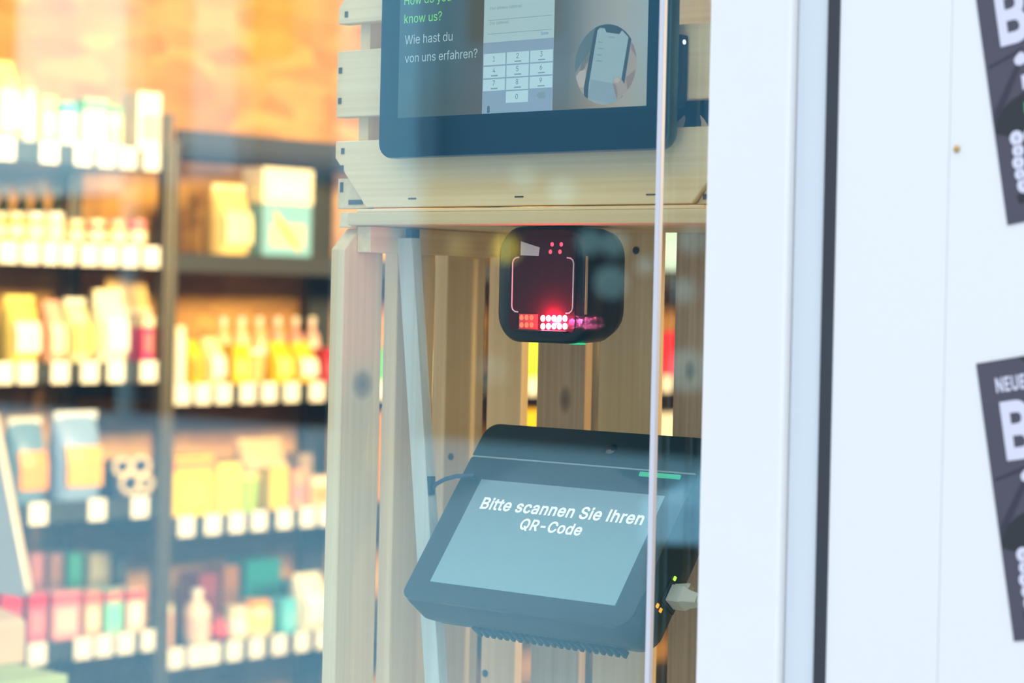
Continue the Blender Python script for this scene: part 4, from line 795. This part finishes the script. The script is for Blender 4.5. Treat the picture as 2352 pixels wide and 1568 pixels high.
# right rack, second shelf
prod('tube', 'R2', 404, 434, 748, [WH, CR], 'bright white tube first on the second right shelf', 'tube')
prod('pouch', 'R2', 437, 474, 782, [YE, (.80, .45, .08)], 'deep yellow pouch after the bright white tube', 'pouch')
prod('pouch', 'R2', 476, 524, 775, [(.86, .78, .50), WH], 'cream triangular pouch among yellow packs, second right shelf', 'pouch', depth=.07)
prod('carton', 'R2', 530, 572, 790, [YE, LY], 'yellow carton left of the cream tub, second right shelf', 'carton', depth=.05)
prod('tub', 'R2', 577, 624, 800, [(.80, .55, .28), WH], 'cream tub with white lid on the second right shelf', 'tub')
prod('pouch', 'R2', 628, 676, 785, [(.88, .66, .04), LY], 'vivid yellow pouch right of the cream tub', 'pouch')
prod('pouch', 'R2', 680, 736, 788, [(.88, .62, .08), WH, YE], 'wide golden pouch with white label, second right shelf', 'pouch', depth=.08)
prod('carton', 'R2', 742, 772, 800, [RD, (.7, .2, .2)], 'red carton touching the crate edge, second right shelf', 'carton', depth=.05)
for i, (a, b_, c) in enumerate(((506, 540, (.80, .66, .40)), (548, 582, (.84, .74, .5)), (590, 622, (.82, .6, .38)), (632, 664, (.75, .5, .4)), (674, 704, (.72, .42, .36)), (712, 742, (.78, .55, .5)))):
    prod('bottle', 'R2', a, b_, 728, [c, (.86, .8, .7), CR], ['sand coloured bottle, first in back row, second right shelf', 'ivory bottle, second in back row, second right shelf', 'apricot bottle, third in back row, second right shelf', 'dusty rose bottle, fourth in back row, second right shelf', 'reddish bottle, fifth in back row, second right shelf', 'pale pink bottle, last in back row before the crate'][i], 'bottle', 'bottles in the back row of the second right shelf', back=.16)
# right rack, third shelf
prod('carton', 'R3', 388, 488, 1046, [(.88, .72, .06), (.82, .76, .12), OR], 'big yellow box right of the grey post, third right shelf', 'box', depth=.06)
prod('carton', 'R3', 491, 549, 1062, [(.86, .78, .16), (.66, .74, .14)], 'yellow box with lime print on the third right shelf', 'box', depth=.05)
prod('tub', 'R3', 556, 608, 1085, [(.45, .66, .14), LY], 'lime green tub with pale lid on third right shelf', 'tub')
prod('carton', 'R3', 613, 660, 1072, [(.86, .66, .12), (.86, .74, .10)], 'slim golden box behind which a beige bag stands', 'box', depth=.05)
prod('carton', 'R3', 664, 702, 1078, [(.80, .45, .30), PK], 'salmon box on the third right shelf', 'box', depth=.05)
prod('carton', 'R3', 706, 762, 1092, [(.84, .58, .36), OR, CR], 'orange box with cream top touching the crate edge', 'box', depth=.05)
prod('bag', 'R3', 556, 672, 1006, [(.72, .55, .30), (.78, .62, .40)], 'beige bag standing behind the lime green tub', 'bag', back=.11, depth=.08)
prod('carton', 'R3', 678, 716, 1040, [(.45, .36, .28), (.5, .42, .34)], 'dull brown box in the back of third right shelf', 'box', back=.13, depth=.06)
# right rack, fourth shelf
prod('tube', 'R4', 376, 406, 1385, [(.80, .55, .40), CR], 'peach tube first on the fourth right shelf', 'tube')
prod('bottle', 'R4', 446, 496, 1352, [(.84, .70, .60), WH, (.82, .6, .55)], 'pinkish white bottle on the fourth right shelf', 'bottle')
prod('ball', 'R4', 500, 534, 1400, [(.70, .12, .16), PK], 'round red wrapped sweet beside the pinkish white bottle', 'sweet')
prod('jar', 'R4', 538, 580, 1390, [(.84, .76, .52), CR, WH], 'cream jar with cream lid on the fourth right shelf', 'jar')
prod('jar', 'R4', 584, 638, 1376, [(.84, .74, .50), (.88, .48, .06), LY], 'cream jar with orange lid on the fourth right shelf', 'jar')
prod('carton', 'R4', 642, 680, 1372, [(.20, .60, .72), (.30, .70, .80)], 'aqua carton on the fourth right shelf', 'carton', depth=.05)
prod('bag', 'R4', 686, 762, 1316, [(.86, .82, .68), WH], 'large ivory bag touching the crate edge, fourth right shelf', 'bag', depth=.08)
for i, (a, b_, c, tp) in enumerate(((446, 498, (.35, .10, .12), 1315), (504, 546, (.40, .22, .10), 1296), (552, 642, (.05, .30, .32), 1282), (650, 690, (.16, .30, .42), 1330))):
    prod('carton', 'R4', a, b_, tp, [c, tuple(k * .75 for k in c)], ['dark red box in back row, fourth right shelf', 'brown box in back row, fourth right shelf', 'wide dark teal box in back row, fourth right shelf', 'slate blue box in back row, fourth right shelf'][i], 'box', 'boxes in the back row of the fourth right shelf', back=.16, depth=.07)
# goods further along, glimpsed through the slats
spots = [('R2', 868, 905, 800, GR, 'green box glimpsed through the gap left of batten'),
         ('R3', 868, 905, 945, (.85, .5, .2), 'orange box glimpsed low through the gap left of batten'), ('R2', 985, 1040, 800, CR, 'ivory box glimpsed through the gap right of batten'),
         ('R3', 985, 1040, 950, RD, 'red box glimpsed low right of batten'), ('R2', 1190, 1250, 700, LIME, 'lime box glimpsed through the gap under the scanner'),
         ('R1', 1190, 1250, 480, CR, 'cream box glimpsed behind the scanner gap'), ('R3', 1185, 1250, 940, YE, 'yellow box glimpsed below the lime box through gap'),
         ('R4', 1180, 1250, 1260, YE, 'golden box glimpsed below the terminal'), ('R2', 1500, 1570, 760, RD, 'scarlet box glimpsed through the right-hand slat gap'),
         ('R1', 1500, 1570, 520, LB, 'sky blue box glimpsed at the top of right-hand gap'), ('R3', 1495, 1570, 948, WH, 'white box glimpsed through the right-hand gap above terminal'),
         ('R4', 1490, 1570, 1270, LB, 'pale blue box glimpsed under the terminal at right')]
for r, a, b_, tp, c, lb in spots: prod('carton', r, a, b_, tp, [c, tuple(min(.9, k * 1.1) for k in c)], lb, 'box', depth=.06)

# ================================================================== COUNTER GOODS AT LEFT EDGE (inside the shop)
tz = .93
ct = thing('counter_table', 'table inside the shop below the green box, mostly outside frame', 'table', (-1.38, .54, 0))
MB().box((-.25, -.22, tz - .03), (.25, .22, tz)).build('table_top', PINE_X, ct, bevel=.003)
for sx in (-1, 1):
    for sy in (-1, 1): MB().box((sx * .22 - .02, sy * .19 - .02, 0), (sx * .22 + .02, sy * .19 + .02, tz - .03)).build('leg', PINE_Z, ct, bevel=.002)
gq = pl(157, 1548, 1, .62)
gb = thing('green_box', 'pale green flat box at the bottom left corner', 'box', (gq.x - .132, .62 - .052, tz))
MB().box((-.13, -.05, 0), (.13, .05, gq.z - tz - .008)).build('box', plain('pale_green_card', (.36, .52, .28), .6), gb, bevel=.002)
MB().box((-.132, -.052, gq.z - tz - .022), (.132, .052, gq.z - tz)).build('lid', plain('pale_green_lid', (.38, .54, .30), .6), gb, bevel=.002)
cq = pl(60, 1420, 1, .63)
cb = thing('cardboard_box', 'beige cardboard box standing on the pale green box', 'box', (cq.x - .055, .63 - .028, gq.z + .0005))
hh = cq.z - gq.z
MB().prism([(-.055, 0), (.055, 0), (.055, hh - .006), (.048, hh), (-.03, hh + .013), (-.055, hh + .013)], 1, -.028, .028).build('box', plain('beige_card', (.50, .42, .36), .7), cb, bevel=.002)
MB().box((-.01, -.0285, .0), (.012, -.0275, hh)).build('tape', plain('pale_tape', (.72, .62, .52), .4), cb)
qa = pl(5, 1030, 1, .47); qb = pl(66, 1340, 1, .47)
ds = thing('display_stand', 'tilted pale rounded panel at the left frame edge above beige box', 'stand', (qb.x - .085, .47, tz))
z0, z1 = pl(30, 1366, 1, .47).z - tz, qa.z - tz + .05
sl_ = (qa.x - qb.x) / (qa.z - qb.z)
pts = [(x + sl_ * (z - (qb.z - tz)), z) for x, z in rrect(-.085, .085, z0, z1, .014)]
MB().prism(pts, 1, -.007, .007).build('panel', plain('off_white_panel', (.55, .48, .38), .35), ds, bevel=.002, smooth=True)
MB().box((-.075, -.004, .006), (-.055, .004, z0 + .02)).build('stem', POSTM, ds, bevel=.001)
MB().box((-.095, -.028, 0), (-.035, .028, .006)).build('foot', POSTM, ds, bevel=.002)

# ================================================================== FLYERS ON THE WHITE WALL
PG = plain('flyer_grey', (.048, .043, .064), .55, noise=.12, scale=25); PW = plain('flyer_white', (.50, .49, .57), .6, noise=.02)
PD = plain('flyer_dark', (.008, .011, .015), .6); PN = plain('flyer_navy', (.018, .018, .034), .6); PGR = plain('flyer_green', (.05, .30, .10), .6)
def flyer(loc, label):
    t = thing('flyer', label, 'flyer', loc, Matrix.Rotation(-math.radians(10.3), 3, 'Y'), 'dark flyers on the white wall')
    Wf, Hf = .105, .1528; y = -.0004
    MB().box((0, y, -Hf), (Wf, 0, 0)).build('sheet', PG, t)
    def fp(name, pts, m, k): MB().poly([(x, y - .00006 * k, z) for x, z in pts]).build(name, m, t)
    fp('print_shade', [(.026, 0), (.075, 0), (.075, -.012), (.036, -.008)], PD, 1)
    fp('print_line', [(.002, -.0640), (.018, -.0600), (.024, -.0580), (.024, -.0596), (.018, -.0622), (.002, -.0658)], PN, 1)
    fp('print_strap', [(.0008, -.0930), (.0020, -.0890), (.0200, -.0650), (.0240, -.0650), (.0035, -.0950), (.0008, -.0990)], PN, 1)
    fp('print_cap', [(.0008, -.0985), (.006, -.0905), (.012, -.0860), (.022, -.0825), (.045, -.080), (.07, -.086), (.075, -.106), (.04, -.1075), (.009, -.1050), (.0008, -.1020)], PD, 2)
    fp('print_badge', [(.0205, -.0885), (.030, -.0875), (.031, -.0985), (.0225, -.0985), (.0200, -.0940)], PGR, 3)
    lettering('NEUER', PW, t, .0105, -.0178, y - .0002, width=.0235, height=.0082, bold=.028)
    lettering('B', PW, t, .0112, -.0553, y - .0002, width=.0185, height=.0323, bold=.030)
    lettering('I', PW, t, .0316, -.0553, y - .0002, width=.0068, height=.0323, bold=.030)
    fp('print_star', [(.0180, -.0640), (.0200, -.0620), (.0225, -.0605), (.0265, -.0630), (.0255, -.0670), (.0210, -.0680), (.0185, -.0668)], PW, 2)
    fp('print_bar', [(.0210, -.0735), (.0245, -.0735), (.0245, -.0815), (.0210, -.0815)], PW, 3)
    for k, (za, r) in enumerate(((-.1068, .0042), (-.1138, .0036), (-.1203, .0038), (-.1268, .0034), (-.1332, .0042))):
        xx = .0088 + .0006 * math.sin(k * 2.1)
        m = MB()
        for j in range(4):
            cx = xx + r + j * .0088; n = 16
            vo = [m.bm.verts.new((cx + r * math.cos(2 * math.pi * q / n), y - .0002, za + r * math.sin(2 * math.pi * q / n))) for q in range(n)]
            vi = [m.bm.verts.new((cx + r * .12 * math.cos(2 * math.pi * q / n), y - .0002, za + r * .30 * math.sin(2 * math.pi * q / n))) for q in range(n)]
            for q in range(n): m.bm.faces.new((vo[q], vo[(q + 1) % n], vi[(q + 1) % n], vi[q]))
        m.build('round_lettering', PW, t)
    fp('print_foot', [(.0080, -.1375), (.04, -.1375), (.04, -.1425), (.0088, -.1425)], PD, 1)
    return t
q = pl(2243, 835, 1, GY); flyer(Vector((q.x, GY - .0002, q.z)), 'dark grey flyer with complete heading, lower of the two on the wall')
q = pl(2315, 517, 1, GY); a_ = math.radians(10.3)
flyer(Vector((q.x - .1528 * math.sin(a_), GY - .0002, q.z + .1528 * math.cos(a_))), 'dark grey flyer cut by the top frame edge, upper of two')
